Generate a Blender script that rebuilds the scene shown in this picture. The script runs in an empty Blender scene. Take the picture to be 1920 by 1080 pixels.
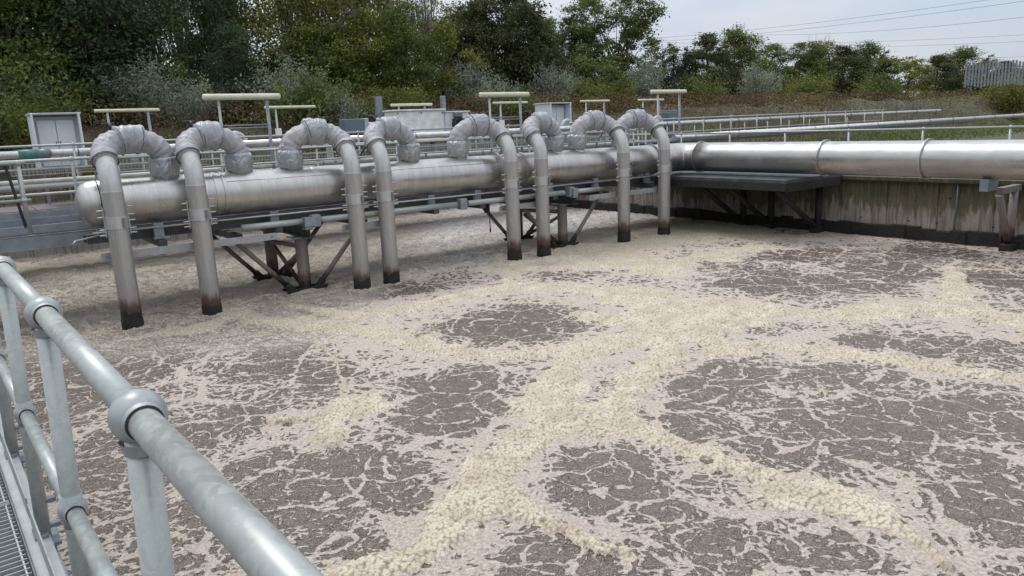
import bpy, math, random
import numpy as np
from math import sin, cos, pi, radians, sqrt, atan2
from mathutils import Vector, Matrix
random.seed(7)
rng = np.random.default_rng(11)
scn = bpy.context.scene
col = scn.collection

# ------------------------------------------------------------------ camera
pitch, roll = radians(12.33), radians(2.43)
CAM = Vector((0, 0, 3.16))
fwd = Vector((0, cos(pitch), -sin(pitch)))
rt0 = Vector((1, 0, 0)); up0 = rt0.cross(fwd)
rt = rt0*cos(roll) - up0*sin(roll)
upv = up0*cos(roll) + rt0*sin(roll)
cd = bpy.data.cameras.new('camera'); cam = bpy.data.objects.new('camera', cd); col.objects.link(cam)
cd.sensor_width = 36; cd.lens = 36*1391/1920; cd.clip_start = .05; cd.clip_end = 3000
cam.matrix_world = Matrix(((rt.x, upv.x, -fwd.x, CAM.x), (rt.y, upv.y, -fwd.y, CAM.y), (rt.z, upv.z, -fwd.z, CAM.z), (0, 0, 0, 1)))
scn.camera = cam

# ------------------------------------------------------------------ sky and sun
SUN_EL, SUN_AZ = radians(55), radians(-120)        # veiled by cloud, from behind the left shoulder
wd = bpy.data.worlds.new('World'); scn.world = wd; wd.use_nodes = True
nt = wd.node_tree; nt.nodes.clear()
def nn(nt, t, **k):
    n = nt.nodes.new(t)
    for a, b in k.items(): setattr(n, a, b)
    return n
sky = nn(nt, 'ShaderNodeTexSky', sky_type='NISHITA', sun_disc=False, sun_elevation=SUN_EL, sun_rotation=SUN_AZ)
bg1 = nn(nt, 'ShaderNodeBackground'); bg1.inputs[1].default_value = .12
bg2 = nn(nt, 'ShaderNodeBackground'); bg2.inputs[1].default_value = 1.08
mixs = nn(nt, 'ShaderNodeMixShader'); out = nn(nt, 'ShaderNodeOutputWorld')
tc = nn(nt, 'ShaderNodeTexCoord'); mp = nn(nt, 'ShaderNodeMapping'); mp.inputs['Scale'].default_value = (1.2, 1.2, 4.5)
nz = nn(nt, 'ShaderNodeTexNoise'); nz.inputs['Scale'].default_value = 2.2; nz.inputs['Detail'].default_value = 7; nz.inputs['Roughness'].default_value = .55
cr = nn(nt, 'ShaderNodeValToRGB')
cr.color_ramp.elements[0].position = .3; cr.color_ramp.elements[0].color = (.43, .49, .58, 1)
cr.color_ramp.elements[1].position = .68; cr.color_ramp.elements[1].color = (.575, .59, .63, 1)
cr2 = nn(nt, 'ShaderNodeValToRGB')
cr2.color_ramp.elements[0].position = .30; cr2.color_ramp.elements[0].color = (.72,)*3+(1,)
cr2.color_ramp.elements[1].position = .50; cr2.color_ramp.elements[1].color = (.97,)*3+(1,)
L = nt.links.new
L(tc.outputs['Generated'], mp.inputs[0]); L(mp.outputs[0], nz.inputs['Vector']); L(nz.outputs[0], cr.inputs[0]); L(nz.outputs[0], cr2.inputs[0])
L(sky.outputs[0], bg1.inputs[0]); 
# an overcast sky is brighter overhead than at the horizon
sxyz = nn(nt, 'ShaderNodeSeparateXYZ'); L(tc.outputs['Generated'], sxyz.inputs[0])
ma = nn(nt, 'ShaderNodeMath', operation='MULTIPLY_ADD', use_clamp=False); ma.inputs[1].default_value = 1.7; ma.inputs[2].default_value = .95
mx_ = nn(nt, 'ShaderNodeMath', operation='MAXIMUM'); mx_.inputs[1].default_value = 0.0; L(sxyz.outputs[2], mx_.inputs[0]); L(mx_.outputs[0], ma.inputs[0]); L(ma.outputs[0], bg2.inputs[1])
L(cr.outputs[0], bg2.inputs[0]); L(cr2.outputs[0], mixs.inputs[0])
L(bg1.outputs[0], mixs.inputs[1]); L(bg2.outputs[0], mixs.inputs[2]); L(mixs.outputs[0], out.inputs[0])
sd = bpy.data.lights.new('sun', 'SUN'); sd.energy = 1.45; sd.angle = radians(22); sd.color = (1, .97, .92)
so = bpy.data.objects.new('sun', sd); col.objects.link(so)
sdir = Vector((-.45, .42, 1.0)).normalized()
sky.sun_elevation = math.asin(sdir.z); sky.sun_rotation = atan2(sdir.x, sdir.y)
so.rotation_euler = sdir.to_track_quat('Z', 'Y').to_euler()
vs = scn.view_settings; vs.view_transform = 'Standard'; vs.look = 'None'; vs.exposure = 0.22; vs.gamma = 1; vs.use_curve_mapping = False

# ------------------------------------------------------------------ frame of the tank: u along the header, v away from us
A = radians(36.38)
Ud = Vector((cos(A), sin(A), 0)); Vd = Vector((-sin(A), cos(A), 0)); O = Vector((-1.5824, 16.9994, 0))
def W(u, v, z=0): return O + Ud*u + Vd*v + Vector((0, 0, z))

# ------------------------------------------------------------------ materials
def mat(name, base, rough=.6, metal=0, var=None, vscale=3, bump=0, bscale=20, spec=.5, mapscale=(1, 1, 1), detail=6, lo=.35, hi=.65, coord='Object', bdist=.01):
    m = bpy.data.materials.new(name); m.use_nodes = True; t = m.node_tree; p = t.nodes['Principled BSDF']
    p.inputs['Base Color'].default_value = (*base, 1); p.inputs['Roughness'].default_value = rough; p.inputs['Metallic'].default_value = metal
    p.inputs['Specular IOR Level'].default_value = spec
    c = t.nodes.new('ShaderNodeTexCoord'); mp = t.nodes.new('ShaderNodeMapping'); mp.inputs['Scale'].default_value = mapscale
    t.links.new(c.outputs[coord], mp.inputs[0])
    if var:
        n = t.nodes.new('ShaderNodeTexNoise'); n.inputs['Scale'].default_value = vscale; n.inputs['Detail'].default_value = detail; n.inputs['Roughness'].default_value = .65
        r = t.nodes.new('ShaderNodeValToRGB'); r.color_ramp.elements[0].color = (*base, 1); r.color_ramp.elements[1].color = (*var, 1)
        r.color_ramp.elements[0].position = lo; r.color_ramp.elements[1].position = hi
        t.links.new(mp.outputs[0], n.inputs['Vector']); t.links.new(n.outputs[0], r.inputs[0]); t.links.new(r.outputs[0], p.inputs['Base Color'])
    if bump:
        n2 = t.nodes.new('ShaderNodeTexNoise'); n2.inputs['Scale'].default_value = bscale; n2.inputs['Detail'].default_value = 5
        b = t.nodes.new('ShaderNodeBump'); b.inputs['Strength'].default_value = bump; b.inputs['Distance'].default_value = bdist
        t.links.new(mp.outputs[0], n2.inputs['Vector']); t.links.new(n2.outputs[0], b.inputs['Height']); t.links.new(b.outputs[0], p.inputs['Normal'])
    return m
def nodes(m): return m.node_tree, m.node_tree.nodes['Principled BSDF']
def mathn(t, op, a, b=None, clamp=False):
    n = t.nodes.new('ShaderNodeMath'); n.operation = op; n.use_clamp = clamp
    for i, x in enumerate((a, b)):
        if x is None: continue
        if isinstance(x, (int, float)): n.inputs[i].default_value = x
        else: t.links.new(x, n.inputs[i])
    return n.outputs[0]
def mapr(t, x, a, b, c=0, d=1, smooth=True):
    n = t.nodes.new('ShaderNodeMapRange'); n.interpolation_type = 'SMOOTHSTEP' if smooth else 'LINEAR'
    for i, q in ((1, a), (2, b), (3, c), (4, d)):
        if isinstance(q, (int, float)): n.inputs[i].default_value = q
        else: t.links.new(q, n.inputs[i])
    t.links.new(x, n.inputs[0]); return n.outputs[0]
def mixc(t, f, a, b, mode='MIX'):
    n = t.nodes.new('ShaderNodeMix'); n.data_type = 'RGBA'; n.blend_type = mode
    if isinstance(f, (int, float)): n.inputs[0].default_value = f
    else: t.links.new(f, n.inputs[0])
    for i, q in ((6, a), (7, b)):
        if isinstance(q, tuple): n.inputs[i].default_value = (*q, 1)
        else: t.links.new(q, n.inputs[i])
    return n.outputs[2]
def noise(t, vec, scale, detail=5, rough=.6, dim='3D'):
    n = t.nodes.new('ShaderNodeTexNoise'); n.inputs['Scale'].default_value = scale; n.inputs['Detail'].default_value = detail; n.inputs['Roughness'].default_value = rough
    n.noise_dimensions = dim
    if vec is not None: t.links.new(vec, n.inputs['Vector'])
    return n
def mapping(t, vec, sc=(1, 1, 1), loc=(0, 0, 0), rot=(0, 0, 0)):
    n = t.nodes.new('ShaderNodeMapping'); n.inputs['Scale'].default_value = sc; n.inputs['Location'].default_value = loc; n.inputs['Rotation'].default_value = rot
    t.links.new(vec, n.inputs[0]); return n.outputs[0]

M = {}
# bare, weathered stainless steel: streaks run round the pipe
def steel(name, stain=False, streak=(1, 6, 6), base=(.44, .435, .425), rough=.36, metal=.6):
    m = bpy.data.materials.new(name); m.use_nodes = True; t, p = nodes(m)
    g = t.nodes.new('ShaderNodeNewGeometry'); c = t.nodes.new('ShaderNodeTexCoord')
    v = mapping(t, c.outputs['Object'], streak)
    n1 = noise(t, v, 1.3, 8, .7); n2 = noise(t, c.outputs['Object'], 2.2, 5)
    f = mathn(t, 'MULTIPLY', mapr(t, n1.outputs[0], .35, .7), .55)
    cc = mixc(t, f, base, tuple(x*.66 for x in (base[0], base[1]*.97, base[2]*.93)))
    n3 = noise(t, mapping(t, c.outputs['Object'], streak, (5, 3, 1)), 5, 6)
    cc = mixc(t, mathn(t, 'MULTIPLY', mapr(t, n3.outputs[0], .58, .72), .35), cc, (.66, .66, .65))
    p.inputs['Metallic'].default_value = metal
    if stain:
        sx = t.nodes.new('ShaderNodeSeparateXYZ'); t.links.new(g.outputs['Position'], sx.inputs[0])
        nz = noise(t, mapping(t, c.outputs['Object'], (9, 9, 2.5)), 1.2, 5)
        oi = t.nodes.new('ShaderNodeObjectInfo'); zz = mathn(t, 'ADD', sx.outputs[2], mathn(t, 'MULTIPLY', mathn(t, 'SUBTRACT', nz.outputs[0], .5), -.32)); zz = mathn(t, 'ADD', zz, mathn(t, 'MULTIPLY', mathn(t, 'SUBTRACT', oi.outputs['Random'], .5), .20))
        grey = mixc(t, mapr(t, zz, .9, .2, 0, .75), cc, (.24, .19, .155))
        brown = mixc(t, mapr(t, zz, .52, .30), grey, (.075, .040, .026))
        black = mixc(t, mapr(t, zz, .27, .20), brown, (.008, .007, .007))
        wet = mixc(t, mapr(t, zz, .07, .03), black, (.055, .03, .02))
        cc = wet
        t.links.new(mapr(t, zz, .7, .25, metal, 0), p.inputs['Metallic'])
    t.links.new(cc, p.inputs['Base Color'])
    t.links.new(mapr(t, n2.outputs[0], .3, .7, rough-.07, rough+.14), p.inputs['Roughness'])
    return m
M['header'] = steel('weathered_stainless_header', streak=(5, .7, .7), base=(.49, .475, .45), rough=.31, metal=.88)
M['steel'] = steel('weathered_stainless', streak=(8, 8, .8), base=(.50, .495, .475), rough=.44)
M['pipe'] = steel('stained_stainless_pipe', stain=True, streak=(8, 8, .7), base=(.40, .385, .36), rough=.46, metal=.5)
M['leg'] = steel('stained_steel_leg', stain=True, streak=(8, 8, .8), base=(.19, .17, .15), rough=.6, metal=.2)
def galv(name, base=(.315, .335, .315), metal=.35):
    m = bpy.data.materials.new(name); m.use_nodes = True; t, p = nodes(m); c = t.nodes.new('ShaderNodeTexCoord')
    wv = noise(t, c.outputs['Object'], 14, 3)
    vm = t.nodes.new('ShaderNodeVectorMath'); vm.operation = 'MULTIPLY_ADD'; vm.inputs[1].default_value = (.05,)*3
    t.links.new(wv.outputs[1], vm.inputs[0]); t.links.new(c.outputs['Object'], vm.inputs[2])
    vo = t.nodes.new('ShaderNodeTexVoronoi'); vo.inputs['Scale'].default_value = 60; t.links.new(vm.outputs[0], vo.inputs['Vector'])
    sp = t.nodes.new('ShaderNodeSeparateColor'); t.links.new(vo.outputs['Color'], sp.inputs[0])
    n1 = noise(t, c.outputs['Object'], 5, 6)
    f = mathn(t, 'ADD', mathn(t, 'MULTIPLY', sp.outputs[0], .35), mathn(t, 'MULTIPLY', n1.outputs[0], .9))
    cc = mixc(t, mapr(t, f, .35, .9), base, tuple(min(1, x*1.22) for x in base))
    n3 = noise(t, c.outputs['Object'], 60, 3)
    cc = mixc(t, mapr(t, n3.outputs[0], .68, .74, 0, .5), cc, (.62, .63, .63))
    t.links.new(cc, p.inputs['Base Color']); p.inputs['Metallic'].default_value = metal
    t.links.new(mapr(t, f, .3, 1, .34, .52), p.inputs['Roughness'])
    return m
M['galv'] = galv('galvanised_tube')
M['galv_dark'] = galv('dull_galvanised_steel', (.16, .185, .20), .3)
M['galv_ball'] = galv('cast_grey_fitting', (.27, .29, .285), .2)
def fabric(name, base, foil=0):
    m = bpy.data.materials.new(name); m.use_nodes = True; t, p = nodes(m); c = t.nodes.new('ShaderNodeTexCoord')
    n1 = noise(t, c.outputs['Object'], 3.5, 5); n2 = noise(t, c.outputs['Object'], 11, 4); n3 = noise(t, c.outputs['Object'], 120, 2)
    cc = mixc(t, mapr(t, n1.outputs[0], .3, .7), base, tuple(x*.80 for x in base))
    cc = mixc(t, mapr(t, n2.outputs[0], .64, .76, 0, .18), cc, (.24, .22, .20))
    t.links.new(cc, p.inputs['Base Color']); p.inputs['Roughness'].default_value = .55 if not foil else .42; p.inputs['Metallic'].default_value = foil
    w = t.nodes.new('ShaderNodeTexNoise'); w.inputs['Scale'].default_value = 4.5; w.inputs['Detail'].default_value = 1.5; w.inputs['Distortion'].default_value = 2.2
    t.links.new(mapping(t, c.outputs['Object'], (1, 1, .6)), w.inputs['Vector'])
    h = mathn(t, 'ADD', w.outputs[0], mathn(t, 'MULTIPLY', n3.outputs[0], .02))
    b = t.nodes.new('ShaderNodeBump'); b.inputs['Strength'].default_value = .7; b.inputs['Distance'].default_value = .075
    t.links.new(h, b.inputs['Height']); t.links.new(b.outputs[0], p.inputs['Normal'])
    return m
M['fabric'] = fabric('grey_insulation_fabric', (.385, .375, .38))
M['fabric2'] = fabric('blue_grey_insulation_fabric', (.345, .36, .375), .12)
M['foil'] = fabric('silver_insulation_cup', (.40, .42, .43), .6)
M['strap'] = mat('dark_strap', (.035, .035, .04), .7)
M['black'] = mat('black_plastic', (.012, .012, .014), .45)
M['darksteel'] = mat('dark_painted_steel', (.032, .036, .042), .6, .2, var=(.07, .075, .08), vscale=4, bump=.1)
M['beam'] = mat('grey_steel_beam', (.17, .195, .215), .5, .3, var=(.26, .29, .31), vscale=3, bump=.1)
M['blackbeam'] = mat('shade_black_steel', (.007, .007, .006), .75, 0, var=(.022, .020, .016), vscale=5)  # near-black: the shade under the landing is put into the base colour
M['bar'] = mat('flat_galvanised_bar', (.27, .29, .29), .5, .3, var=(.36, .38, .38), vscale=6)
M['cream'] = mat('cream_luminaire_plastic', (.62, .60, .46), .45, var=(.52, .50, .36), vscale=5)
M['creampipe'] = mat('cream_pipe', (.52, .51, .44), .45, var=(.36, .37, .33), vscale=3)
M['silver'] = mat('bright_silver_cladding', (.66, .67, .66), .28, .8, var=(.50, .50, .49), vscale=6)
M['white'] = mat('white_enclosure_paint', (.82, .82, .78), .4, var=(.55, .56, .54), vscale=3)
M['cabinet'] = mat('pale_grey_cabinet', (.56, .59, .62), .4, var=(.64, .67, .70), vscale=2)
M['cabinet_dark'] = mat('grey_cabinet_frame', (.33, .36, .38), .5, var=(.42, .44, .45), vscale=4)
M['bluegrey'] = mat('blue_grey_box_paint', (.11, .14, .17), .5)
M['teal'] = mat('teal_coupling', (.05, .17, .16), .5, var=(.10, .24, .22), vscale=10)
M['yellow'] = mat('faded_warning_yellow', (.55, .38, .12), .6, var=(.45, .33, .18), vscale=30)
M['deck'] = mat('purple_grey_deck', (.125, .098, .115), .7, .1, var=(.19, .155, .165), vscale=8, bump=.3, bscale=60)
M['grate'] = mat('galvanised_grating', (.34, .37, .37), .45, .4, var=(.46, .49, .49), vscale=20)
M['kerb'] = mat('grey_kerb_plate', (.30, .32, .31), .6, .15, var=(.38, .40, .39), vscale=8, bump=.15, bscale=60)
M['rust'] = mat('rusty_bolt', (.14, .09, .06), .7, .3)

# ------------------------------------------------------------------ mesh helpers
class MB:
    def __init__(s): s.v = []; s.f = []; s.sm = []
    def add(s, vs, fs, smooth=False):
        b = len(s.v); s.v += [tuple(x) for x in vs]; s.f += [tuple(b+i for i in f) for f in fs]; s.sm += [smooth]*len(fs); return s
    def box(s, c, d, rz=0, ax=None, bev=0):
        hx, hy, hz = d[0]/2, d[1]/2, d[2]/2
        if bev:
            b = bev; vs = []
            for z, k in ((-hz, b), (-hz+b, 0), (hz-b, 0), (hz, b)):
                for sx, sy in ((-1, -1), (1, -1), (1, 1), (-1, 1)):
                    vs += [(sx*(hx-k), sy*(hy-k), z)]
            fs = [(3, 2, 1, 0), (12, 13, 14, 15)]
            for l in range(3):
                for i in range(4): fs.append((l*4+i, l*4+(i+1) % 4, l*4+4+(i+1) % 4, l*4+4+i))
        else:
            vs = [(x*hx, y*hy, z*hz) for z in (-1, 1) for x, y in ((-1, -1), (1, -1), (1, 1), (-1, 1))]
            fs = [(3, 2, 1, 0), (4, 5, 6, 7), (0, 1, 5, 4), (1, 2, 6, 5), (2, 3, 7, 6), (3, 0, 4, 7)]
        if ax is not None: vs = [ax @ Vector(p) for p in vs]
        elif rz: vs = [Vector((p[0]*cos(rz)-p[1]*sin(rz), p[0]*sin(rz)+p[1]*cos(rz), p[2])) for p in vs]
        s.add([(p[0]+c[0], p[1]+c[1], p[2]+c[2]) for p in vs], fs); return s
    def bar(s, a, b, w, h, up=(0, 0, 1)):
        a = Vector(a); b = Vector(b); d = b-a; x = d.normalized(); y = Vector(up).cross(x)
        if y.length < 1e-4: y = Vector((0, 1, 0)).cross(x)
        y.normalize(); z = x.cross(y)
        ax = Matrix((x, y, z)).transposed(); return s.box((a+b)/2, (d.length, w, h), ax=ax)
    def tube(s, path, r, seg=16, caps=True, wob=0, smooth=True, seed=0):
        P = [Vector(p) for p in path]; n = len(P); R = r if hasattr(r, '__len__') else [r]*n
        T = [(P[min(i+1, n-1)]-P[max(i-1, 0)]).normalized() for i in range(n)]
        ref = Vector((0, 0, 1)) if abs(T[0].z) < .9 else Vector((1, 0, 0))
        x = (ref - T[0]*ref.dot(T[0])).normalized(); vs = []
        rr = random.Random(seed)
        ph = [rr.uniform(0, 6.28) for _ in range(6)]
        for i in range(n):
            x = (x - T[i]*x.dot(T[i])).normalized(); y = T[i].cross(x)
            for k in range(seg):
                a = 2*pi*k/seg; q = R[i]
                if wob: q *= 1 + wob*(sin(3*a+ph[0]+i*.5)*.5 + sin(5*a+ph[1]-i*.9)*.4 + sin(2*a+ph[2]+i*1.3)*.4 + sin(i*2.1+ph[3])*.7)
                vs.append(P[i] + x*(q*cos(a)) + y*(q*sin(a)))
        fs = [(i*seg+k, i*seg+(k+1) % seg, (i+1)*seg+(k+1) % seg, (i+1)*seg+k) for i in range(n-1) for k in range(seg)]
        s.add(vs, fs, smooth)
        if caps:
            b = len(s.v) - n*seg
            s.f.append(tuple(b+k for k in reversed(range(seg)))); s.sm.append(False)
            s.f.append(tuple(b+(n-1)*seg+k for k in range(seg))); s.sm.append(False)
        return s
    def sphere(s, c, r, seg=24, rings=14, sc=(1, 1, 1)):
        vs = [(c[0], c[1], c[2]-r*sc[2])]
        for j in range(1, rings):
            t = pi*j/rings
            for k in range(seg):
                a = 2*pi*k/seg; vs.append((c[0]+r*sc[0]*sin(t)*cos(a), c[1]+r*sc[1]*sin(t)*sin(a), c[2]-r*sc[2]*cos(t)))
        vs.append((c[0], c[1], c[2]+r*sc[2])); fs = [(0, 1+(k+1) % seg, 1+k) for k in range(seg)]
        for j in range(rings-2):
            for k in range(seg): fs.append((1+j*seg+k, 1+j*seg+(k+1) % seg, 1+(j+1)*seg+(k+1) % seg, 1+(j+1)*seg+k))
        b = 1+(rings-2)*seg
        fs += [(b+k, b+(k+1) % seg, len(vs)-1) for k in range(seg)]
        s.add(vs, fs, True); return s
    def build(s, name, m, parent=None, loc=None, rz=0):
        me = bpy.data.meshes.new(name); me.from_pydata([tuple(p) for p in s.v], [], s.f)
        me.polygons.foreach_set('use_smooth', s.sm); me.materials.append(M[m] if isinstance(m, str) else m); me.update()
        o = bpy.data.objects.new(name, me); col.objects.link(o)
        if parent: o.parent = parent
        if loc is not None: o.location = loc
        if rz: o.rotation_euler = (0, 0, rz)
        return o
def tag(o, label=None, cat=None, group=None, kind=None):
    for k, v in (('label', label), ('category', cat), ('group', group), ('kind', kind)):
        if v: o[k] = v
    return o
def empty(name, loc, rz, label, cat, group=None):
    o = bpy.data.objects.new(name, None); o.empty_display_size = .2; col.objects.link(o); o.location = loc; o.rotation_euler = (0, 0, rz)
    return tag(o, label, cat, group)
def copy_tree(o, parent=None):
    c = o.copy(); col.objects.link(c); c.parent = parent
    for ch in [x for x in o.children]: copy_tree(ch, c)
    return c
def spline(P, n=6):
    P = [Vector(p) for p in P]; o = []
    for i in range(len(P)-1):
        a = P[max(i-1, 0)]; b = P[i]; c = P[i+1]; d = P[min(i+2, len(P)-1)]
        for k in range(n):
            t = k/n; o.append(.5*((2*b)+(c-a)*t+(2*a-5*b+4*c-d)*t*t+(3*b-a-3*c+d)*t**3))
    o.append(P[-1]); return o
def raw_mesh(name, v, f4, m, attrs=None, smooth=False):
    me = bpy.data.meshes.new(name); nf = len(f4); k = f4.shape[1]
    me.vertices.add(len(v)); me.vertices.foreach_set('co', v.astype(np.float32).ravel())
    me.loops.add(nf*k); me.loops.foreach_set('vertex_index', f4.astype(np.int32).ravel())
    me.polygons.add(nf); me.polygons.foreach_set('loop_start', np.arange(0, nf*k, k, dtype=np.int32))
    me.polygons.foreach_set('use_smooth', np.full(nf, smooth))
    me.materials.append(m)
    for n, (dom, arr) in (attrs or {}).items():
        a = me.attributes.new(n, 'FLOAT', dom); a.data.foreach_set('value', arr.astype(np.float32))
    me.update(calc_edges=True); me.validate()
    return me

# ================================================================== WATER with its foam
STREAMS = [[(-1.5, 4.74, 0.12), (-1.15, 4.91, 0.168), (-0.78, 5.09, 0.24), (-0.56, 5.46, 0.288), (-0.4, 5.98, 0.312), (-0.32, 6.49, 0.288), (-0.07, 6.94, 0.288), (0.34, 7.44, 0.312), (0.68, 7.7, 0.336)], [(-0.34, 6.27, 0.24), (-0.17, 5.96, 0.216), (0.1, 5.57, 0.156), (0.42, 5.26, 0.108), (0.78, 4.91, 0.06)], [(0.34, 7.44, 0.312), (0.46, 8.39, 0.3), (0.65, 9.25, 0.3), (1.1, 10.14, 0.36), (1.69, 10.45, 0.48)], [(0.67, 7.62, 0.3), (1.22, 7.27, 0.24), (1.68, 6.64, 0.192), (2.18, 6.13, 0.192), (2.57, 5.7, 0.18), (2.85, 5.36, 0.156), (2.93, 5.1, 0.108), (2.99, 4.58, 0.06)], [(0.86, 7.52, 0.336), (1.26, 8.2, 0.324), (1.67, 8.91, 0.312), (2.18, 9.86, 0.42)], [(1.18, 10.13, 0.36), (1.84, 10.43, 0.6), (2.69, 10.73, 0.72), (3.45, 11.39, 0.72), (3.27, 12.31, 0.6), (2.31, 13.09, 0.6), (1.64, 13.89, 0.42)], [(-5.19, 13.2, 0.36), (-3.65, 12.21, 0.408), (-2.25, 11.49, 0.432), (-1.57, 10.8, 0.312), (-0.81, 10.23, 0.24), (-0.04, 9.97, 0.24), (1.03, 10.15, 0.42)], [(-4.24, 13.65, 0.12), (-2.53, 12.56, 0.3), (-1.31, 13.55, 0.36), (0.0, 14.46, 0.36), (1.23, 13.97, 0.36)], [(-0.71, 16.59, 0.24), (0.53, 17.31, 0.42), (2.47, 17.57, 0.72), (3.13, 15.73, 0.6), (4.43, 16.73, 0.36), (6.07, 17.98, 0.24)], [(1.84, 13.18, 0.48), (3.96, 12.19, 0.36), (4.83, 11.42, 0.36), (5.77, 11.26, 0.42), (6.66, 11.35, 0.48), (7.66, 10.59, 0.36)], [(2.68, 9.79, 0.36), (3.63, 9.95, 0.24), (4.28, 9.56, 0.192), (4.99, 9.0, 0.168), (5.53, 8.55, 0.168), (5.98, 8.17, 0.168)], [(8.74, 14.47, 0.192), (7.95, 12.88, 0.24), (7.06, 11.45, 0.42)], [(-2.88, 7.86, 0.036), (-2.49, 7.97, 0.12), (-2.16, 8.09, 0.192), (-1.83, 8.66, 0.12)], [(-2.22, 7.86, 0.168), (-1.91, 7.12, 0.084)], [(-13.35, 19.81, 0.48), (-10.47, 17.75, 0.6), (-8.55, 18.71, 0.12)], [(-6.36, 11.66, 0.096), (-5.65, 12.02, 0.24), (-5.14, 12.81, 0.3)], [(1.13, 18.7, 0.36), (2.93, 18.91, 0.84), (5.5, 20.26, 1.2), (6.69, 19.42, 0.6)], [(-2.97, 12.45, 0.24), (-2.7, 12.97, 0.12), (-2.61, 13.57, 0.06)], [(2.12, 13.12, 0.48), (2.8, 11.49, 0.84), (2.82, 10.28, 0.48)], [(1.06, 12.13, 0.12), (1.88, 11.65, 0.54), (2.87, 12.99, 0.48)], [(-3.75, 12.58, 0.144), (-3.03, 11.16, 0.024), (-2.35, 9.54, 0.024), (-2.09, 8.33, 0.048)], [(7.32, 10.44, 0.24), (7.21, 9.63, 0.12)], [(-0.51, 19.13, 0.12), (0.26, 16.37, 0.36), (1.93, 16.31, 0.48)], [(3.39, 20.88, 0.6), (5.62, 22.5, 1.08), (6.77, 20.09, 0.6)]]
CELLS = [(1.21, 15.65, 0.83, 0.81), (0.32, 11.64, 1.38, 1.3), (-3.25, 10.78, 0.38, 0.4), (-5.63, 10.32, 1.13, 1.17), (-3.47, 9.96, 0.77, 0.73), (-2.49, 9.59, 0.44, 0.57), (-3.94, 7.21, 0.96, 1.06), (-1.99, 6.24, 1.16, 0.92), (0.7, 6.26, 0.52, 0.78), (0.92, 6.41, 0.34, 0.54), (2.73, 7.1, 0.77, 0.97), (1.86, 7.16, 0.4, 0.47), (3.52, 6.9, 0.6, 0.74), (2.09, 8.32, 0.49, 0.61), (-0.73, 8.08, 0.67, 0.74), (-0.79, 8.96, 0.68, 0.6), (4.1, 7.37, 0.42, 0.63), (5.12, 14.33, 1.43, 1.55), (7.62, 15.12, 1.07, 1.35), (8.99, 13.3, 0.68, 1.06), (6.44, 13.73, 1.0, 1.08), (2.84, 8.89, 0.58, 0.56), (4.17, 8.71, 0.8, 0.48), (5.87, 9.61, 0.72, 0.57), (3.94, 10.85, 0.61, 0.52), (5.05, 9.97, 0.48, 0.39), (3.78, 5.42, 0.44, 0.64), (1.57, 5.09, 0.59, 0.43), (0.27, 4.9, 0.62, 0.41), (1.16, 5.62, 0.3, 0.26), (4.8, 7.15, 0.46, 0.66), (1.23, 8.49, 0.35, 0.33), (-0.94, 6.18, 0.29, 0.61), (-1.4, 5.39, 0.47, 0.4), (2.23, 4.81, 0.45, 0.26), (2.25, 6.36, 0.29, 0.19), (4.05, 6.3, 0.42, 0.23), (-4.94, 12.79, 0.6, 0.39), (-2.82, 14.81, 1.54, 0.83), (-4.22, 14.33, 1.1, 0.59), (-5.71, 11.57, 0.73, 0.33), (-5.48, 8.83, 0.42, 0.97), (-3.29, 8.0, 0.38, 0.49), (4.29, 15.8, 0.76, 0.71), (6.79, 16.55, 1.61, 0.9), (9.4, 16.24, 1.22, 0.74)]

def hsh(ix, iy, k):
    h = (ix.astype(np.int64)*374761393 + iy.astype(np.int64)*668265263 + k*2246822519) & 0xffffffff
    h = ((h ^ (h >> 13))*1274126177) & 0xffffffff
    return ((h ^ (h >> 16)) & 0xffffff)/float(0xffffff)
def vnoise(x, y, s, k=0):
    x = x*s; y = y*s; ix = np.floor(x); iy = np.floor(y); fx = x-ix; fy = y-iy; fx = fx*fx*(3-2*fx); fy = fy*fy*(3-2*fy)
    a = hsh(ix, iy, k); b = hsh(ix+1, iy, k); c = hsh(ix, iy+1, k); d = hsh(ix+1, iy+1, k)
    return (a*(1-fx)+b*fx)*(1-fy)+(c*(1-fx)+d*fx)*fy
def fbm(x, y, s, o=4, k=0):
    r = 0; am = .5; t = 0
    for i in range(o): r = r+am*vnoise(x+3.7*i, y-1.3*i, s*2**i, k+i); t += am; am *= .55
    return r/t
def worley(x, y, s, k=0):
    x = x*s; y = y*s; ix = np.floor(x); iy = np.floor(y); f1 = np.full(x.shape, 9.)
    for dx in (-1, 0, 1):
        for dy in (-1, 0, 1):
            cx = ix+dx; cy = iy+dy
            d = (cx+hsh(cx, cy, k)-x)**2+(cy+hsh(cx, cy, k+9)-y)**2; f1 = np.minimum(f1, d)
    return np.sqrt(f1)
def sstep(a, b, x):
    t = np.clip((x-a)/(b-a), 0, 1); return t*t*(3-2*t)
NS, NY = 900, 860
ss = np.linspace(-.86, .95, NS); yy = 3.1*np.exp(np.linspace(0, math.log(34/3.1), NY))
gy, gs = np.meshgrid(yy, ss, indexing='ij'); X = (gs*(gy+1.0)).ravel(); Y = gy.ravel()
wx = X + .22*(fbm(X, Y, 1.3, 4, 1)-.5)*2*.5 + .05*(fbm(X, Y, 7, 3, 2)-.5)*2
wy = Y + .22*(fbm(X, Y, 1.3, 4, 5)-.5)*2*.5 + .05*(fbm(X, Y, 7, 3, 6)-.5)*2
thick = np.full(X.shape, -9.)                       # signed amount inside a foam ridge, 1 on its crest
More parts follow.
